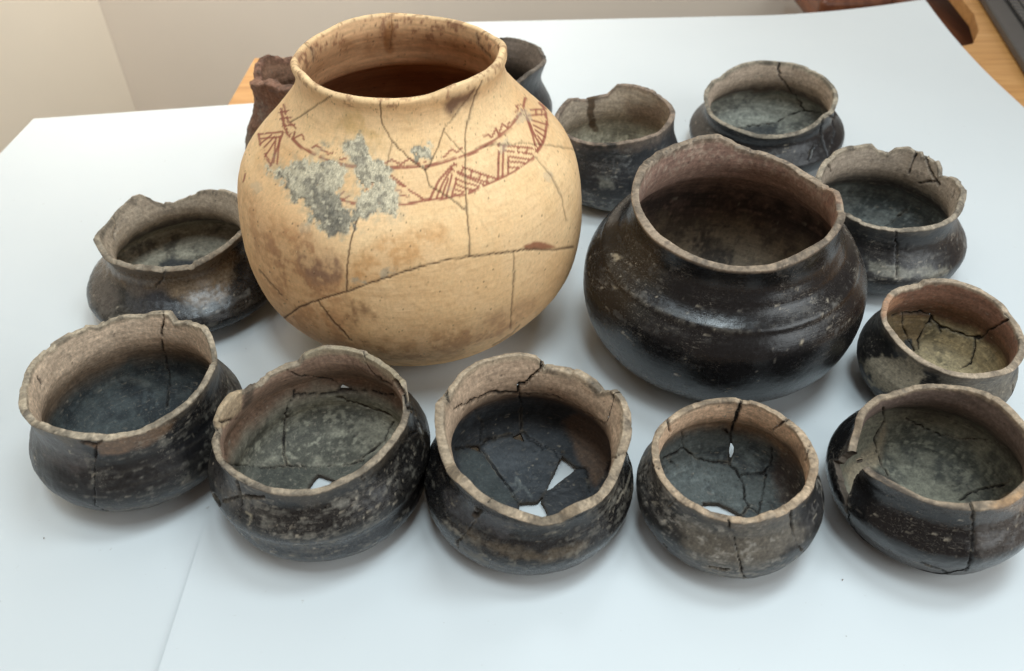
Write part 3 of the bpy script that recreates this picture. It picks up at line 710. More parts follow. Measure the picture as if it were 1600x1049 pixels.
        sv = s.X; s.X = X; s._normals(); N2 = s.N.copy(); s.X = sv; s._normals()
        c4 = np.concatenate([col, np.full(col.shape[:2] + (1,), .92)], -1)
        me = s._mesh(name, q, [], X.reshape(-1, 3), N2.reshape(-1, 3), c4.reshape(-1, 4), np.full(X.shape[0] * X.shape[1], wear))
        return link_mesh(name, me, mat, parent)
GRP = 'old clay bowls with dark burnished walls on the white card'
# ---- the cream jar
p = Pot('A', FIT['A'], RIM['A'], NTH=810, NR=285, wall=(.009, .0072), rough_lip=.0018, seed=1, inner_step=5, front_dense=.45, lipround=1.0, warp=.003, relief=.6, lsm=5, ridge=(.855, .0075, .035), tweak=lambda zf: .0032 * np.exp(-((np.minimum(zf, 1) - 1) / .022) ** 2))
z = p.zf; o = (p.side == 0)[:, None] + 0 * z > 0; oc = (p.side <= 1)[:, None] + 0 * z > 0
p.col[:] = lin((244, 206, 156)); p.rgh[:] = .62; p.wear[:] = .12
p.mix(oc * sstep(-.5, .6, p.n_low + .5 * p.n_mid) * .45, (234, 190, 134))
p.mix(oc * sstep(.0, .8, p.n_mid + .3 * p.n_hi) * .3, (243, 213, 164))
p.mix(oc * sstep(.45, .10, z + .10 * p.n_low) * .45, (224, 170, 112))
p.mix(oc * sstep(.2, .7, p.n_str + .4 * p.n_hi) * .16, (170, 122, 78))
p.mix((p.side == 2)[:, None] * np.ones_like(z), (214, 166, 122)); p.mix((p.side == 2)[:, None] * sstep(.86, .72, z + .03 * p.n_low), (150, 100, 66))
p.mix((p.side == 2)[:, None] * sstep(.1, .7, p.n_mid) * .3, (180, 128, 84))
# brown firing clouds and stains low on the left
for pts, c, k, sf in (('372,290 400,330 470,352 520,385 545,440 540,500 560,540 520,560 440,510 395,430', (188, 132, 88), .5, 30),
                      ('440,350 500,372 530,410 520,450 470,470 430,430 410,380', (160, 116, 84), .42, 22),
                      ('470,395 520,400 535,425 510,440 480,430', (128, 102, 88), .5, 8),
                      ('545,400 620,372 700,350 690,400 600,432 550,450', (204, 148, 90), .55, 16),
                      ('545,470 572,472 580,500 556,508 543,492', (124, 86, 60), .6, 8),
                      ('570,540 700,505 800,508 760,545 680,575 600,575', (170, 116, 74), .5, 20),
                      ('730,500 800,480 850,470 815,505 740,540', (150, 104, 78), .35, 12),
                      ('560,170 600,200 600,240 560,215 520,200', (206, 168, 108), .5, 14),
                      ('525,60 620,50 715,60 760,95 700,75 610,70 540,85', (172, 122, 80), .35, 10)):
    p.patch('b', pts, c, soft=sf, k=k * (.35 + .9 * sstep(-.5, .6, p.n_mid + .6 * p.n_hi)), namp=16, nf=60)
p.patch('o', '692,162 704,148 722,146 740,136 748,140 735,158 716,170 704,180 694,172', (92, 58, 48), soft=8, k=.85, namp=5)
p.patch('o', '818,384 838,377 852,378 868,387 850,391 822,390', (150, 92, 66), soft=2, k=.9, namp=2)
# chips along the lip
lipz = sstep(.975, .99, p.zrel) * (p.side <= 1)[:, None] + (p.side >= 1)[:, None] * sstep(.95, .985, p.zrel)
p.mix(np.clip(lipz, 0, 1) * sstep(.12, .5, p.n_hi + .5 * p.n_mid) * .7, (128, 70, 50)); p.mix(np.clip(lipz, 0, 1) * .25, (232, 198, 150))
p.mix((p.side == 2)[:, None] * sstep(.90, .95, p.zrel) * sstep(.45, .7, p.n_hi + .3 * p.n_mid) * .5, (120, 74, 52))
p.mix(oc * sstep(.35, .7, fbm(p.X * 420, 61, 2) + .3 * p.n_mid) * .12, (150, 104, 66))
p.mix(oc * sstep(.1, .7, fbm(p.X * 9 + 4, 62, 3)) * .35, (214, 160, 108))
# the painted band
RED = (146, 76, 60)
band = [('439,171 444,196 449,210 465,226 489,241 517,253 549,260 591,262 633,262 668,260 703,251 741,238 773,219 797,199 815,175 821,154', 2.6, .25),
        ('404,210 407,227 423,259', 1.9, .0), ('526,310 549,318 570,318 601,318 633,320 664,313 696,310 731,302 773,283 804,268 832,248 848,224 855,196 852,171 843,161', 2.3, .12),
        ('443,164 450,190 462,200', 1.6, .3), ('436,176 452,173', 1.2, .3), ('438,186 455,184', 1.2, .3), ('442,197 460,195', 1.2, .3),
        ('404,210 442,206', 1.5, .1), ('407,217 437,214', 1.3, .1), ('423,259 442,208', 1.6, 0), ('433,257 437,214', 1.3, 0), ('428,254 431,215', 1.2, .1),
        ('406,226 424,211', 1.1, .1), ('409,234 428,214', 1.1, .1), ('414,245 429,222', 1.1, .1),
        ('671,313 686,282 710,255', 2.0, 0), ('682,310 693,284 706,263', 1.6, 0), ('690,309 700,280', 1.5, 0), ('697,309 706,273', 1.5, 0), ('706,307 713,280', 1.5, 0),
        ('710,257 740,268 777,280', 1.8, 0), ('706,265 735,277 764,286', 1.6, 0), ('724,261 721,270', 1.3, 0), ('738,266 735,276', 1.3, 0), ('752,272 748,281', 1.3, 0), ('763,276 760,284', 1.3, 0),
        ('712,279 730,287 752,292', 1.5, 0), ('713,288 726,294 742,298', 1.5, 0), ('711,296 731,302', 1.5, 0), ('709,303 718,306', 1.4, 0), ('716,272 757,289', 1.3, .05),
        ('780,224 779,250 778,279', 1.9, 0), ('787,227 786,250 785,276', 1.7, 0), ('794,245 794,271', 1.5, 0),
        ('786,228 812,230 840,233', 1.6, 0), ('790,236 832,241', 1.5, 0), ('811,230 808,238', 1.2, 0), ('825,231 821,240', 1.2, 0), ('796,245 826,249', 1.5, 0), ('797,253 820,255', 1.5, 0), ('796,262 811,262', 1.5, 0),
        ('825,186 832,205 845,228', 1.7, 0), ('820,174 830,205 838,231', 1.6, 0), ('822,172 853,171', 1.3, .1), ('825,181 853,179', 1.3, .05), ('838,171 837,180', 1.1, 0), ('847,171 846,180', 1.1, 0),
        ('831,188 855,195', 1.2, 0), ('834,196 854,206', 1.2, 0), ('836,203 852,215', 1.2, 0), ('839,211 849,223', 1.2, 0),
        ('570,290 591,279', 1.6, .2), ('570,291 577,304', 1.3, .2), ('580,285 586,298', 1.3, .2), ('572,303 588,293', 1.4, .25), ('567,316 582,300', 1.6, .1),
        ('605,276 628,290 661,311', 1.5, .15), ('612,275 634,292', 1.3, .2), ('603,291 630,300', 1.3, .2), ('601,300 640,308', 1.3, .25), ('596,308 620,313', 1.3, .25),
        ('526,308 537,300', 1.3, .1), ('534,313 546,306', 1.3, .1), ('484,262 488,268', 1.2, 0), ('462,284 468,290', 1.2, 0),
        ('755,213 762,210 768,215 775,201 779,210 785,194 792,199 796,192', 1.4, .12), ('693,246 706,233 713,238 722,232', 1.4, .12), ('602,255 612,250 626,257 640,248 657,257 665,252', 1.5, .3),
        ('454,210 461,206 458,217 472,210 475,218', 1.3, .2), ('488,231 495,227 503,234 514,241 524,238', 1.6, .15), ('531,250 541,247', 1.4, .2), ('806,176 810,170 806,166 814,164', 1.2, .2), ('380,285 383,272', 1.2, .2)]
for pts, w, brk in band: p.line('o', pts, RED, w=w * .78, soft=1.2, k=.86, wig=.25, brk=brk or .05, rough=0.70)
p.mix(0 * z, RED)
# mineral crust: stain under it, then the raised crust itself
crust = np.zeros_like(z)
for pts in ('419,266 440,257 475,256 507,250 535,261 542,276 531,290 524,301 530,314 549,325 560,338 551,356 535,371 514,364 495,352 486,334 475,315 454,308 447,289 430,280',
            '540,226 558,217 571,228 567,243 590,252 606,266 594,284 577,294 560,282 556,256', '587,288 612,286 622,312 614,330 584,326 570,341 555,336 566,305',
            '505,224 516,220 524,229 516,237 506,235', '640,236 656,228 672,234 674,248 656,250'):
    d = poly_sd(p.px, P(pts), 30) + 8 * fbm(p.X * 80, 5, 4) + 6 * fbm(p.X * 210, 8, 3) - 1.5
    crust = np.maximum(crust, sstep(8, -6, d) * p.so)
for pts, k in (('596,422 616,418 622,430 600,434', .8), ('552,436 572,437 575,444 556,445', .9), ('776,222 792,216 800,226 786,240 778,236', .55), ('806,178 822,170 830,186 814,196', .55),
            ('470,350 484,348 486,360 470,362', .4), ('392,288 408,286 410,300 396,302', .45), ('850,270 866,268 868,284 852,286', .45), ('702,290 716,296 700,300', .3)):
    p.patch('o', pts, (178, 168, 146), soft=3, k=k * .8, namp=7, nf=160)
cc = np.zeros(p.col.shape); n = fbm(p.X * 120, 91, 4); cc[:] = lin((206, 194, 166))
t = sstep(-.1, .5, n)[..., None]; cc = cc * (1 - t) + lin((160, 151, 132)) * t
pd = sstep(25, -25, poly_sd(p.px, P('470,295 530,300 560,340 551,356 535,371 514,364 490,345 470,320'), 60) + 10 * fbm(p.X * 110, 97, 3))[..., None] * .7; cc = cc * (1 - pd) + lin((84, 82, 77)) * pd
t = sstep(.25, .6, fbm(p.X * 260, 92, 3))[..., None] * .8; cc = cc * (1 - t) + lin((212, 200, 172)) * t
t = sstep(.3, .6, fbm(p.X * 210, 93, 3))[..., None] * .6; cc = cc * (1 - t) + lin((96, 90, 80)) * t
cc *= np.exp(.13 * np.random.default_rng(3).normal(size=cc.shape[:2]))[..., None]
crust *= 1 - .85 * sstep(.15, .5, fbm(p.X * 150, 98, 4)) * sstep(.98, .6, crust)
halo = np.clip(sstep(.02, .75, crust) * .8 + .5 * sstep(.0, .4, crust) * sstep(.1, .5, fbm(p.X * 280, 94, 3)), 0, 1)[..., None]
film = sstep(.15, .75, sstep(34, -10, np.minimum(poly_sd(p.px, P('419,266 475,250 540,215 572,228 612,280 620,330 570,345 535,372 495,352 450,300'), 60), 60) + 16 * fbm(p.X * 45, 99, 4)))[..., None] * (.42 * sstep(-.2, .6, fbm(p.X * 170, 96, 4)))[..., None] * p.so[..., None]
p.col += (lin((176, 164, 136)) - p.col) * film
p.col += (cc - p.col) * halo; p.rgh += (.9 - p.rgh) * halo[..., 0]
for pts, w in (('442,499 468,480 497,469 542,456 577,443 633,424 692,408 733,401 780,396 822,390 867,391 896,386', 1.0), ('733,401 734,373 729,331 727,282 727,241 727,210 733,182 741,154 753,127', .75),
            ('594,161 596,192 612,220 636,245 657,261 664,266', .8), ('664,266 671,259 684,231 694,201', .8), ('694,201 713,178 743,138', .45), ('664,266 671,290 703,310 726,327', .7), ('694,206 710,224 727,241', .55),
            ('519,149 493,166 454,191', .7), ('741,232 780,226 822,224 860,227 896,234', .5), ('836,245 860,273 878,308 885,345', .4), ('566,322 556,348 547,380 542,415 542,456', .9),
            ('612,222 605,256 598,290 566,322', .35), ('803,392 803,436 797,513', .55), ('496,470 517,499 538,520 549,532', .8), ('405,422 423,443 440,462', .6), ('770,540 800,522 812,508', .4)):
    p.cr('o', pts, w=w * 1.0, k=min(.95, .35 + .6 * w), wig=.5, cn=.3, soft=1.9, depth=.0006, rgb=(62, 40, 26))
for pts, w in (('612,24 613,45 609,78', .8), ('745,52 748,70 766,88', .7), ('475,66 489,80 490,98', .6)):
    p.cr('b', pts, w=w, cn=.4, k=.8, wig=.5, depth=.0005, rgb=(70, 44, 28))
p.line('i', '610,40 606,62 609,78', (150, 96, 50), w=5, soft=5, k=.6)
p.join('o', '743,138 752,128', '664,266 664,262', '594,161 594,156', '753,127 755,120', '566,322 566,326', '612,222 612,218'); p.under('o', (549, 532), 'o', (797, 513))
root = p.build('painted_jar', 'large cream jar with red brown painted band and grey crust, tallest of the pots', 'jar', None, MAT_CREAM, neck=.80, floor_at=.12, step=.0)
p.shell('mineral_crust', crust, .0005, cc, root, MAT_CRUST)

# ---- the big black pot
def tweakB(zf):
    zr = .715
    return 0.0022 * np.exp(-((zf - zr) / .018) ** 2) - 0.0024 * np.exp(-((zf - zr - .055) / .032) ** 2) + 0.0 * np.exp(-((zf - zr + .06) / .04) ** 2)
p = Pot('B', FIT['B'], RIM['B'], NTH=510, NR=170, wall=(.009, .0075), rough_lip=.008, seed=2, tweak=tweakB, inner_step=2, relief=.45, smooth=.045)
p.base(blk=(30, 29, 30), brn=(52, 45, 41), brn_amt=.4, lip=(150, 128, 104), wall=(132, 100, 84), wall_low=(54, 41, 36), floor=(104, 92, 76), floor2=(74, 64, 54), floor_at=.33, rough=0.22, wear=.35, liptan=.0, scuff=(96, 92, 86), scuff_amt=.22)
p.wear[(p.side == 0)] *= 1.5
p.mix((p.side == 2)[:, None] * sstep(.72, .95, p.zf) * sstep(.0, .5, p.n_hi) * .5, (196, 178, 158))
p.patch('i', '1290,290 1312,300 1320,335 1300,365 1280,330', (128, 84, 62), soft=10, k=.4)
p.scratches(90, rgb=(150, 142, 130), lmin=.0006, lmax=.004, tilt=1.5, k=.5)
p.mix((p.side == 0)[:, None] * np.exp(-((p.zf - .715) / .014) ** 2) * sstep(-.1, .6, p.n_mid + p.n_hi) * .25, (118, 112, 102))
for pts in ('959,399 965,396 969,403 963,407', '957,447 964,451 960,454', '1250,531 1255,532 1252,538'): p.patch('o', pts, (170, 156, 132), soft=2.5, namp=3, nf=260, k=.8)
p.build('black_pot', 'big shiny black pot with a ridged shoulder, standing right of the cream jar', 'pot', None, MAT_BLACK, neck=.73, floor_at=.3, extra=dict(flecks=0.016))

# ---- bowl left of the jar
p = Pot('C', FIT['C'], RIM['C'], NTH=400, NR=110, rough_lip=.016, seed=3, zb=.55)
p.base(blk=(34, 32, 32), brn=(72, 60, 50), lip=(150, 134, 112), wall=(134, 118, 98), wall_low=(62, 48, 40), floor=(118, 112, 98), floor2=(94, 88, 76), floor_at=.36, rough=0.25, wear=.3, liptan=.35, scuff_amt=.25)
p.patch('o', '150,400 178,414 240,424 300,420 360,385 372,400 360,440 345,475 310,480 275,470 255,455 215,462 180,440 160,430', (112, 94, 74), soft=8, k=.8, namp=8)
p.patch('o', '150,410 175,430 190,470 165,490 142,470 140,440', (96, 86, 78), soft=8, k=.6, namp=8)
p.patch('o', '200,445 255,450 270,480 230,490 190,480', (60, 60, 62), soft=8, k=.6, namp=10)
p.patch('i', '250,412 268,402 300,405 305,418 275,424 252,424', (46, 48, 52), soft=4, k=.9, namp=4)
p.cr('o', '258,423 254,436 243,450 246,462', w=.8)
p.cr('i', '176,330 182,350 178,372', w=.5, k=.6)
p.build('clay_bowl', 'bowl with jagged tan rim and black belly, left of the cream jar', 'bowl', GRP, MAT_BLACK, neck=.66, floor_at=.3)

# ---- front row, from the left
p = Pot('D', FIT['D'], RIM['D'], rough_lip=.012, seed=4, zb=.6)
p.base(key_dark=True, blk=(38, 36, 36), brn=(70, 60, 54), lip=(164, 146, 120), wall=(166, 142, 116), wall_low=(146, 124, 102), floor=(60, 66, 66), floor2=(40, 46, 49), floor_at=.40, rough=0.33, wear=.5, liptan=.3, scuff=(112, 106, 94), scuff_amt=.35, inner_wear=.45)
p.patch('o', '120,692 165,690 220,680 275,656 268,674 225,698 190,708 158,708', (122, 94, 70), soft=4, k=.75, namp=4)
p.patch('o', '48,676 90,688 130,694 145,720 120,740 70,720', (84, 76, 72), soft=10, k=.6, namp=6)
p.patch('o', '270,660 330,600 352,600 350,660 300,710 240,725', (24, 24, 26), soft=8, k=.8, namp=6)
for k in range(7): p.line('o', f'{165+k*10},{722+k*9} {240+k*6},{702+k*10} {300+k*5},{668+k*11} {340+k*4},{628+k*12}', (20, 20, 21) if k % 2 else (70, 66, 59), w=1.2, soft=2.4, k=.55 if k % 2 else .28, brk=.7)
for pts, w in (('255,485 254,511 252,522 254,539 260,563 265,590 261,633', 1.5), ('72,610 66,600 60,590', .6)): p.cr('i', pts, w=w)
for pts, w in (('127,691 139,693 151,696 159,690', 1.7), ('151,696 147,727 146,762 147,789 168,799', .9), ('170,684 166,676 172,672', .6)): p.cr('o', pts, w=w)
p.line('i', '150,610 190,590 230,600', (120, 122, 116), w=3, soft=6, k=.3, brk=.3)
p.scratches(30)
p.join('b', '255,485 256,478'); p.join('o', '127,691 127,686', '159,690 160,684', '168,799 172,801'); p.under('i', (261, 633), 'o', (168, 799))
p.mix(p.so * (p.side == 0)[:, None] * (p.zf < .85) * sstep(.22, .5, .6 * fbm(p.X * np.array([60, 60, 420.]), 148, 4) + .5 * p.n_hi + .3 * p.n_low) * 0.3, (132, 127, 116), .7)
p.build('clay_bowl', 'bowl with wide flaring beige rim, at the left end of the front row', 'bowl', GRP, MAT_BLACK, neck=.66, floor_at=.32, extra=dict(flecks=0.02))

p = Pot('E', FIT['E'], RIM['E'], rough_lip=.012, seed=5, zb=.6)
p.base(blk=(34, 32, 31), brn=(62, 54, 47), lip=(150, 132, 108), wall=(124, 96, 76), wall_low=(112, 88, 70), floor=(112, 109, 96), floor2=(84, 82, 72), floor_at=.42, rough=0.28, wear=.42, liptan=.15, scuff=(116, 108, 94), scuff_amt=.3, inner_wear=.6)
p.patch('i', '365,728 420,732 448,728 500,730 540,728 600,705 560,745 480,775 400,765', (62, 64, 58), soft=4, k=.8, namp=3)
p.patch('b', '331,658 345,625 360,608 379,606 377,640 350,668 336,668', (178, 156, 126), soft=2, k=.85, namp=2)
p.patch('b', '381,604 397,600 392,628 380,640', (74, 62, 52), soft=3, k=.8, namp=3)
p.patch('b', '475,548 530,538 600,562 636,594 622,606 590,575 540,553 480,560', (166, 152, 126), soft=3, k=.7, namp=4)
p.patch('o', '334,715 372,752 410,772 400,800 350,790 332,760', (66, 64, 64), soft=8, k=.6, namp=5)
p.patch('o', '330,790 400,838 480,850 560,838 620,800 600,840 520,878 440,878 380,845', (56, 58, 62), soft=10, k=.6, namp=6, rough=0.21)  # bluish reflection of the card painted on the underside
for pts, w in (('459,610 461,619 452,629 445,665 443,708 447,727', 1.1), ('459,618 503,616 553,611 582,611 615,618', 1.2), ('350,720 365,727 420,731 446,727 496,729 532,728 568,719', 1.0), ('448,578 463,587 517,592 539,606', .9),
               ('568,545 570,567 590,589 612,603', .9), ('524,621 572,636 612,650', .8), ('566,715 600,688 614,660', 1.2)): p.cr('i', pts, w=w)
p.cr('b', '618,596 626,608 634,622 640,640', w=4.2, depth=.004)
p.cr('b', '333,660 350,660 369,654', w=.9); p.cr('b', '336,668 344,676', w=2.0)
for pts, w in (('351,781 380,776 412,777', 2.6), ('370,752 374,765 377,789', 2.4), ('334,773 343,788', 1.8), ('347,817 370,845 394,862', 1.5), ('366,742 386,752', 1.6), ('566,745 570,750', 2.2), ('645,640 655,670 664,696', 1.3), ('628,690 650,676', .8)): p.cr('o', pts, w=w)
p.hole('i', '526,614 535,600 556,611'); p.hole('i', '474,790 480,764 496,741 522,750 540,762 540,790')
p.line('o', '384,800 392,806 390,816 386,820', (140, 130, 110), w=.8, soft=.8, wig=1.5)
p.scratches(40, zr=(.3, .8))
p.join('i', '615,618 614,660', '448,578 459,612', '612,603 615,618', '612,603 620,597', '567,715 568,719', '568,548 568,541', '539,607 553,611'); p.join('b', '617,597 614,588')
p.mix(p.so * (p.side == 0)[:, None] * (p.zf < .85) * sstep(.22, .5, .6 * fbm(p.X * np.array([60, 60, 420.]), 149, 4) + .5 * p.n_hi + .3 * p.n_low) * 0.34, (132, 127, 116), .7)
p.build('clay_bowl', 'bowl with a black cross shaped crack outside, second from left in the front row', 'bowl', GRP, MAT_BLACK, neck=.70, floor_at=.34, extra=dict(flecks=0.026))

p = Pot('F', FIT['F'], RIM['F'], rough_lip=.008, seed=6, zb=.6, wall=(.008, .0075))
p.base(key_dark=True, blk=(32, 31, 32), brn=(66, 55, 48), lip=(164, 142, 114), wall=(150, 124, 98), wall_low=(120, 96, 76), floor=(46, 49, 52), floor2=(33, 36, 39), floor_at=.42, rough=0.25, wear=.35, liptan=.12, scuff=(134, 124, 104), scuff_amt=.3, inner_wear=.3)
p.patch('i', '905,640 950,665 955,730 930,760 905,715 880,660', (98, 76, 58), soft=6, k=.8, namp=5)
p.patch('i', '712,702 750,700 770,728 790,757 811,783 780,790 735,760', (62, 68, 66), soft=5, k=.7, namp=6)
p.patch('o', '690,770 720,765 770,800 810,822 790,840 740,820 700,800', (80, 78, 80), soft=8, k=.5, namp=5)  # grey sheen on the left front, put into the colour
p.patch('o', '725,822 780,850 850,862 920,845 915,862 850,880 780,868 730,842', (104, 92, 76), soft=6, k=.5, namp=8, nf=160)
p.patch('o', '690,835 760,885 830,900 910,880 870,900 800,902 730,870', (60, 62, 66), soft=8, k=.5, namp=6)  # the card's reflection low on the wall, painted as blue grey
for pts, w in (('712,640 740,626 763,615', .7), ('763,615 804,615 863,617 900,634 948,664', 1.1), ('811,600 813,641 815,675', .9), ('712,701 751,697 763,686 800,679', 1.7), ('815,675 841,694 878,708', 1.7), ('751,699 770,727 792,757 811,785', 1.7), ('870,712 896,731 915,731 919,760 925,775', 1.2),
               ('740,640 752,660 751,697', .5), ('848,563 845,578 820,600 811,600', 1.3)): p.cr('i', pts, w=w)
for pts, w in (('696,610 698,621 709,637', 1.6), ('952,610 958,622', 1.0), ('982,708 954,716 945,746', .9), ('763,786 768,780', .8), ('848,563 850,575', 2.0)): p.cr('b', pts, w=w)
for pts, w in (('744,794 752,798 745,806 741,802', 3.2), ('725,838 714,846 716,857', 1.0), ('752,800 730,830 722,838', .5), ('982,712 990,740 985,780', .6)): p.cr('o', pts, w=w)
p.hole('i', '800,684 813,676 819,690'); p.hole('i', '729,697 748,696 751,707', .5)
p.hole('i', '878,712 902,731 886,744 864,762 852,768 846,783 856,800 850,826 806,826 811,787 841,783 853,768 862,746')
p.patch('i', '751,699 800,679 818,676 878,708 852,768 811,783 780,742', (58, 62, 66), soft=3, k=.6, namp=3, rough=.42)
p.patch('i', '856,800 850,775 890,740 905,732 918,765 925,790 880,806', (36, 38, 41), soft=3, k=.7, namp=2, rough=.45)
p.line('i', '790,760 808,748 824,770 830,775', (104, 108, 106), w=1.5, soft=2, k=.5, wig=2); p.line('i', '806,748 812,762 800,772', (104, 108, 106), w=1.5, soft=2, k=.5, wig=2)
for pts in ('975,770 985,740 990,720', '958,800 972,770'): p.line('o', pts, (170, 160, 142), w=1, soft=1, k=.6, brk=.2)
p.scratches(50, zr=(.3, .8))
p.join('i', '925,775 880,806', '712,701 706,735 735,765 815,806', '709,637 712,701', '963,615 948,664', '954,716 919,740', '848,566 849,560', '800,679 803,684', '813,677 815,675', '811,783 811,790')
p.join('b', '696,610 692,606', '952,610 950,604', '982,708 988,706')
p.mix(p.so * (p.side == 0)[:, None] * (p.zf < .85) * sstep(.22, .5, .6 * fbm(p.X * np.array([60, 60, 420.]), 150, 4) + .5 * p.n_hi + .3 * p.n_low) * 0.3, (132, 127, 116), .7)
p.build('clay_bowl', 'bowl with shattered black floor showing white card, middle of the front row', 'bowl', GRP, MAT_BLACK, neck=.72, step=.0008, floor_at=.36, extra=dict(flecks=0.02))

p = Pot('G', FIT['G'], RIM['G'], rough_lip=.008, seed=7, zb=.6, wall=(.0075, .0062))
p.base(blk=(40, 38, 36), brn=(74, 65, 57), lip=(170, 144, 114), wall=(172, 138, 106), wall_low=(150, 120, 92), floor=(72, 76, 74), floor2=(54, 58, 59), floor_at=.44, rough=0.39, wear=.9, liptan=.2, scuff=(138, 128, 112), scuff_amt=.55, inner_wear=.4)
p.patch('o', '1060,800 1140,830 1240,800 1260,830 1200,885 1130,895 1070,870', (112, 104, 92), soft=14, k=.6, namp=16, nf=130)
p.mix(p.so * (p.side == 0)[:, None] * sstep(.0, .42, .7 * fbm(p.X * np.array([150, 150, 260.]), 73, 4) + .5 * p.n_hi + .45 * p.n_low) * .58, (150, 144, 134), .75)
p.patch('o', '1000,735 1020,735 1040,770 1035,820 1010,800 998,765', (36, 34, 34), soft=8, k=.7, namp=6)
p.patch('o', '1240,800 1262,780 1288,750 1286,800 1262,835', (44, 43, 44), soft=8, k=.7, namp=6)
p.patch('i', '1225,690 1256,700 1250,770 1222,790 1205,740', (70, 52, 42), soft=8, k=.6, namp=5)
for pts, w in (('1160,620 1155,637 1149,649 1145,664 1142,679 1142,700 1140,725 1151,737 1160,752 1163,774 1169,792 1157,807', 2.0), ('1036,717 1068,701 1087,716 1114,722 1139,724', 1.3), ('1065,676 1068,701', .9), ('1158,742 1193,739 1204,728 1206,700', 1.3),
               ('1196,743 1190,777 1186,800', 1.0), ('1169,792 1180,798 1188,805', 1.3), ('1048,722 1060,730', .5)): p.cr('i', pts, w=w)
for pts, w in (('1155,637 1151,650 1146,660', 3.6), ('1042,655 1046,666 1048,676', 1.4), ('1231,655 1221,664 1209,672', 1.0), ('1019,725 1030,733', 1.8), ('1269,690 1262,705 1258,720', .6)): p.cr('b', pts, w=w)
for pts, w in (('1138,813 1140,824', 1.6), ('1148,841 1152,868 1163,903', 1.2), ('1236,798 1238,832 1245,853 1256,862', 1.3), ('1056,780 1046,790', .7), ('1108,886 1140,890', .8), ('1036,850 1040,855', 1.2)): p.cr('o', pts, w=w)
p.hole('i', '1129,672 1135,670 1141,682', .4); p.hole('i', '1141,694 1146,698 1146,708 1141,717 1139,704', .5); p.hole('i', '1090,826 1096,802 1099,785 1123,786 1145,796 1163,809 1163,828')
p.scratches(60, rgb=(176, 166, 148))
p.join('i', '1206,700 1209,672', '1048,676 1065,676', '1157,807 1150,812', '1188,805 1186,800', '1036,717 1030,735'); p.join('b', '1160,622 1160,616', '1042,655 1038,650', '1231,655 1234,650', '1138,808 1138,820'); p.join('o', '1138,815 1140,824 1148,841', '1163,903 1166,905'); p.under('i', (1140, 800), 'o', (1163, 903))
p.build('clay_bowl', 'small bowl with scuffed grey outside and split back rim, second from right in front row', 'bowl', GRP, MAT_BLACK, neck=.74, floor_at=.36, extra=dict(flecks=0.055))

p = Pot('H', FIT['H'], RIM['H'], rough_lip=.008, seed=8, zb=.55, wall=(.008, .0065), flare=[(200, .008, 18)])
p.base(blk=(22, 21, 22), brn=(40, 35, 33), lip=(156, 134, 108), wall=(88, 70, 60), wall_low=(56, 46, 41), floor=(98, 96, 84), floor2=(78, 78, 70), floor_at=.46, rough=0.22, wear=.3, liptan=.1, scuff=(92, 88, 82), scuff_amt=.2, inner_wear=.4)
p.patch('i', '1318,735 1372,690 1384,660 1375,726 1330,780', (150, 134, 110), soft=8, k=.8, namp=5)
p.patch('b', '1352,722 1384,742 1412,763 1445,780 1478,790 1514,792 1514,800 1474,800 1436,790 1400,770 1370,748', (52, 46, 42), soft=4, k=.8, namp=3)
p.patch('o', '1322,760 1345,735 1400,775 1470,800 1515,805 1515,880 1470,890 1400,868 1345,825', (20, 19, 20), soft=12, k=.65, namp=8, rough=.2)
p.patch('b', '1541,790 1599,765 1600,800 1560,800', (176, 138, 98), soft=6, k=.7, namp=4)
p.patch('o', '1520,800 1600,780 1600,850 1540,880 1522,850', (74, 68, 64), soft=6, k=.6, namp=8)
for pts, w in (('1380,638 1383,658 1367,684 1370,706 1378,726 1388,742', 1.3), ('1416,654 1454,674 1500,687 1545,687', .7), ('1500,781 1519,768 1568,758', 2.2), ('1568,758 1585,745', 1.0)): p.cr('i', pts, w=w)
for pts, w in (('1517,788 1522,807 1521,836 1519,872 1509,893', 1.3), ('1321,790 1330,830', .7), ('1440,880 1480,896', .6)): p.cr('o', pts, w=w)
p.hole('o', '1326,705 1316,712 1310,718 1301,719 1305,735 1309,745 1313,764 1318,775 1322,796 1325,778 1329,766 1334,744 1342,738 1349,728 1361,724 1364,714 1346,702', 2.2)
p.scratches(25, rgb=(120, 114, 106))
p.join('o', '1517,788 1517,784', '1318,788 1321,792'); p.under('o', (1330, 830), 'o', (1509, 893)); p.join('o', '1330,830 1350,850 1400,880 1509,893')
p.build('clay_bowl', 'satin black bowl with a gap in its left wall, right end of front row', 'bowl', GRP, MAT_BLACK, neck=.72, floor_at=.4, extra=dict(flecks=0.01))

# ---- right side, behind the front row
p = Pot('I', FIT['I'], RIM['I'], NTH=400, NR=120, rough_lip=.009, seed=9, zb=.5)
p.base(blk=(40, 37, 35), brn=(70, 60, 52), lip=(164, 142, 116), wall=(112, 74, 54), wall_low=(84, 58, 44), floor=(132, 119, 92), floor2=(112, 102, 78), floor_at=.44, rough=0.50, wear=.5, liptan=.35, scuff=(140, 130, 110), scuff_amt=.35, inner_wear=.4)
p.patch('o', '1345,565 1380,556 1430,562 1447,582 1425,608 1392,612 1362,600', (156, 144, 122), soft=4, k=.85, namp=11, nf=130, rough=0.90)
p.patch('o', '1470,585 1530,592 1590,590 1600,630 1585,640 1560,625 1480,612', (128, 120, 106), soft=8, k=.6, namp=11, nf=120)
p.patch('b', '1376,486 1381,465 1388,459 1412,468 1390,485 1380,500', (182, 136, 104), soft=3, k=.7, namp=3)
p.patch('i', '1385,488 1430,490 1450,500 1430,545 1400,525', (128, 106, 76), soft=6, k=.6, namp=5)
p.patch('i', '1412,532 1424,530 1428,545 1418,550', (44, 48, 50), soft=2, k=.95, namp=2)
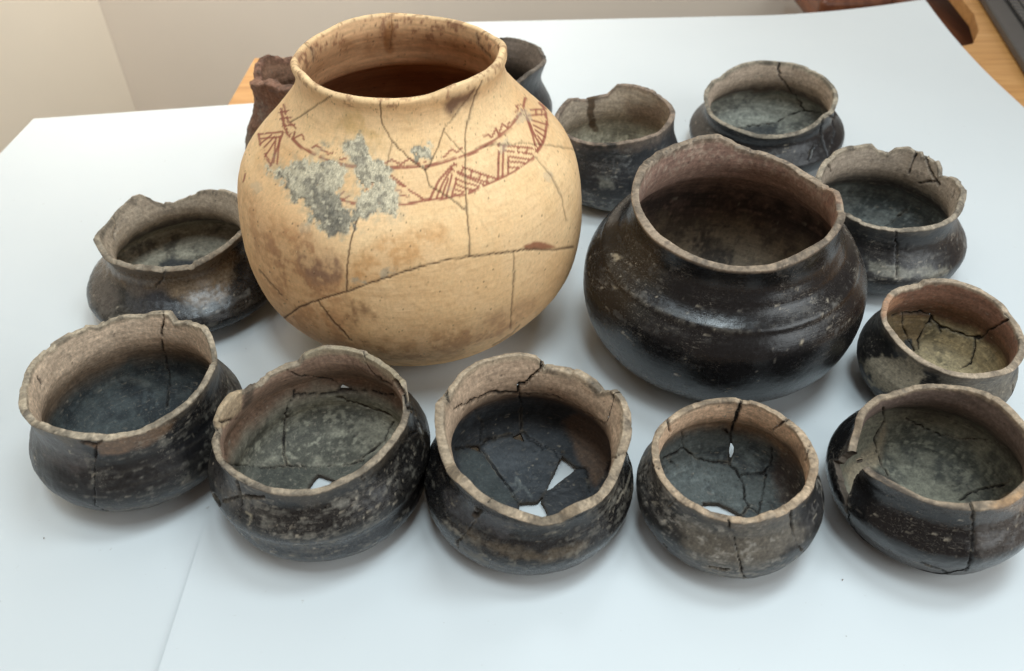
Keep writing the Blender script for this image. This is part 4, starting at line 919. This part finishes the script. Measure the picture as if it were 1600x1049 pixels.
for pts, w in (('1395,494 1407,489 1428,488 1451,490 1458,501 1469,511 1490,518 1506,523 1531,529 1549,514 1575,500', 1.6), ('1410,490 1411,513 1419,529 1428,547', 1.0), ('1453,500 1442,516 1434,531 1436,545', 1.5), ('1455,495 1452,503', 3.2), ('1523,531 1523,545 1516,568 1499,579', 1.3), ('1522,528 1530,527', 2.6), ('1466,510 1470,520', .8)): p.cr('i', pts, w=w)
for pts, w in (('1583,602 1580,625 1581,640', 1.4), ('1579,497 1570,490', 1.0)): p.cr('o', pts, w=w)
p.join('i', '1395,494 1400,480', '1428,547 1436,545', '1499,579 1460,565 1428,547', '1575,500 1579,497', '1453,500 1458,501'); p.join('b', '1400,482 1398,474 1412,466', '1579,497 1584,494')
p.build('clay_bowl', 'small bowl, reddish brown inside and crusted outside, behind the satin black bowl', 'bowl', GRP, MAT_BLACK, neck=.72, floor_at=.36, extra=dict(flecks=0.03))

p = Pot('J', FIT['J'], RIM['J'], NTH=400, NR=120, rough_lip=.016, seed=10, zb=.6)
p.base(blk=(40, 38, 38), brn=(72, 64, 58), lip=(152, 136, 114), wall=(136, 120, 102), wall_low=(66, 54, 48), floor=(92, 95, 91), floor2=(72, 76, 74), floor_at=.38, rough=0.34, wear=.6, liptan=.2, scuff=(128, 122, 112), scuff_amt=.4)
p.patch('o', '1355,408 1420,420 1480,418 1478,430 1420,436 1356,424', (140, 136, 122), soft=5, k=.5, namp=9, nf=140)
for pts, w in (('1432,234 1427,250 1420,270', 1.2), ('1447,243 1452,264 1463,283', 1.2), ('1436,286 1463,283 1468,290', 1.6), ('1487,309 1490,300', .8), ('1417,328 1401,341 1383,353', .8)): p.cr('i', pts, w=w)
for pts, w in (('1400,360 1400,387 1401,435', .4),): p.cr('o', pts, w=w)
p.cr('b', '1294,258 1298,268', w=.9)
p.join('i', '1420,270 1436,286', '1432,236 1432,230', '1447,244 1450,236'); p.join('b', '1468,290 1478,272', '1432,236 1433,230')
p.build('clay_bowl', 'bowl with wavy chipped rim, just behind the right side of the big shiny black pot', 'bowl', GRP, MAT_BLACK, neck=.66, floor_at=.3, extra=dict(flecks=0.035))

p = Pot('K', FIT['K'], RIM['K'], NTH=380, NR=105, rough_lip=.006, seed=11, zb=.6)
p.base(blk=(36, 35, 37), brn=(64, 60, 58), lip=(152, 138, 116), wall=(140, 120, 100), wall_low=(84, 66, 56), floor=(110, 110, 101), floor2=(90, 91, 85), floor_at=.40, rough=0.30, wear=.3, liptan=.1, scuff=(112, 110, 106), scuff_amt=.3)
p.patch('i', '1160,202 1190,196 1215,194 1212,212 1175,212', (48, 52, 55), soft=3, k=.8, namp=3)
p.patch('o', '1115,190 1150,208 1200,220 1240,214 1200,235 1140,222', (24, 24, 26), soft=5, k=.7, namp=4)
for pts, w in (('1218,94 1215,110 1219,122 1234,141 1249,158 1256,173', 1.6), ('1256,173 1234,179 1215,191 1186,195 1156,200', 1.1), ('1256,172 1289,179', 1.2)): p.cr('i', pts, w=w)
for pts, w in (('1289,179 1303,184 1307,168', 1.8), ('1287,185 1283,204 1284,221 1291,238 1293,252', 1.6), ('1302,186 1303,206 1300,225', 1.1), ('1284,221 1268,235 1264,250', 1.1)): p.cr('o', pts, w=w)
p.join('o', '1300,225 1291,238', '1264,250 1293,252', '1307,168 1310,162', '1289,179 1287,185', '1303,184 1302,186')
p.build('clay_bowl', 'dark bowl with even rim and black cracks down its right side, farthest at upper right', 'bowl', GRP, MAT_BLACK, neck=.68, floor_at=.32, extra=dict(flecks=0.015))

p = Pot('L', FIT['L'], RIM['L'], NTH=380, NR=110, rough_lip=.009, seed=12, zb=.6)
p.base(blk=(52, 54, 58), brn=(78, 74, 70), lip=(140, 118, 98), wall=(136, 120, 100), wall_low=(122, 110, 94), floor=(138, 132, 116), floor2=(120, 114, 98), floor_at=.50, rough=0.50, wear=.5, liptan=.4, scuff=(124, 126, 124), scuff_amt=.4)
p.patch('i', '980,165 1030,160 1048,180 1030,200 985,190', (104, 74, 56), soft=12, k=.6, namp=5)
p.line('i', '924,150 925,165 923,180 925,196', (74, 54, 34), w=4.5, soft=2.5, k=.9, wig=1.5); p.line('i', '925,194 931,202', (80, 60, 38), w=4, soft=2.5, k=.8); p.line('i', '915,151 932,151', (84, 62, 40), w=3, soft=2, k=.8)
for pts in ('905,220 922,226 940,224 945,232 925,236 908,230', '945,222 965,222 962,232 948,234'): p.patch('o', pts, (26, 26, 26), soft=3, k=.85, namp=4, nf=150)
p.patch('o', '935,275 955,280 960,292 940,292', (150, 148, 136), soft=5, k=.5, namp=8, nf=170)
p.build('clay_bowl', 'grey bowl with dark brown drip stain inside, beside the right shoulder of the cream jar', 'bowl', GRP, MAT_BLACK, neck=.72, floor_at=.40, extra=dict(flecks=0.02))

p = Pot('M', FIT['M'], RIM['M'], NTH=320, NR=90, rough_lip=.02, seed=13, zb=.6)
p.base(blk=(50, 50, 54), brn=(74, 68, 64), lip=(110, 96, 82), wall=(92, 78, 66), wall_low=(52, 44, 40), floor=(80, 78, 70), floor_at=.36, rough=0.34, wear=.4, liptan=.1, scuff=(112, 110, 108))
p.build('clay_bowl', 'dark grey bowl half hidden behind the right side of the cream jar neck', 'bowl', GRP, MAT_BLACK, neck=.68, floor_at=.3)

p = Pot('N', FIT['N'], RIM['N'], NTH=320, NR=90, rough_lip=.010, seed=14, zb=.6, wall=(.012, .012), relief=4.5, warp=.04)
p.base(blk=(172, 124, 98), brn=(176, 136, 110), lip=(142, 100, 78), wall=(116, 82, 60), wall_low=(64, 44, 36), floor=(60, 46, 38), floor_at=.36, rough=0.85, wear=.4, liptan=.0, scuff=(140, 112, 94), scuff_amt=.4)
p.mix((p.side == 0)[:, None] * sstep(.62, .45, p.zf + .05 * p.n_mid) * .7, (112, 102, 90))
p.build('rough_pot', 'rough reddish brown pot half hidden behind the left shoulder of the cream jar', 'pot', None, MAT_ROUGH, neck=.68, floor_at=.3)
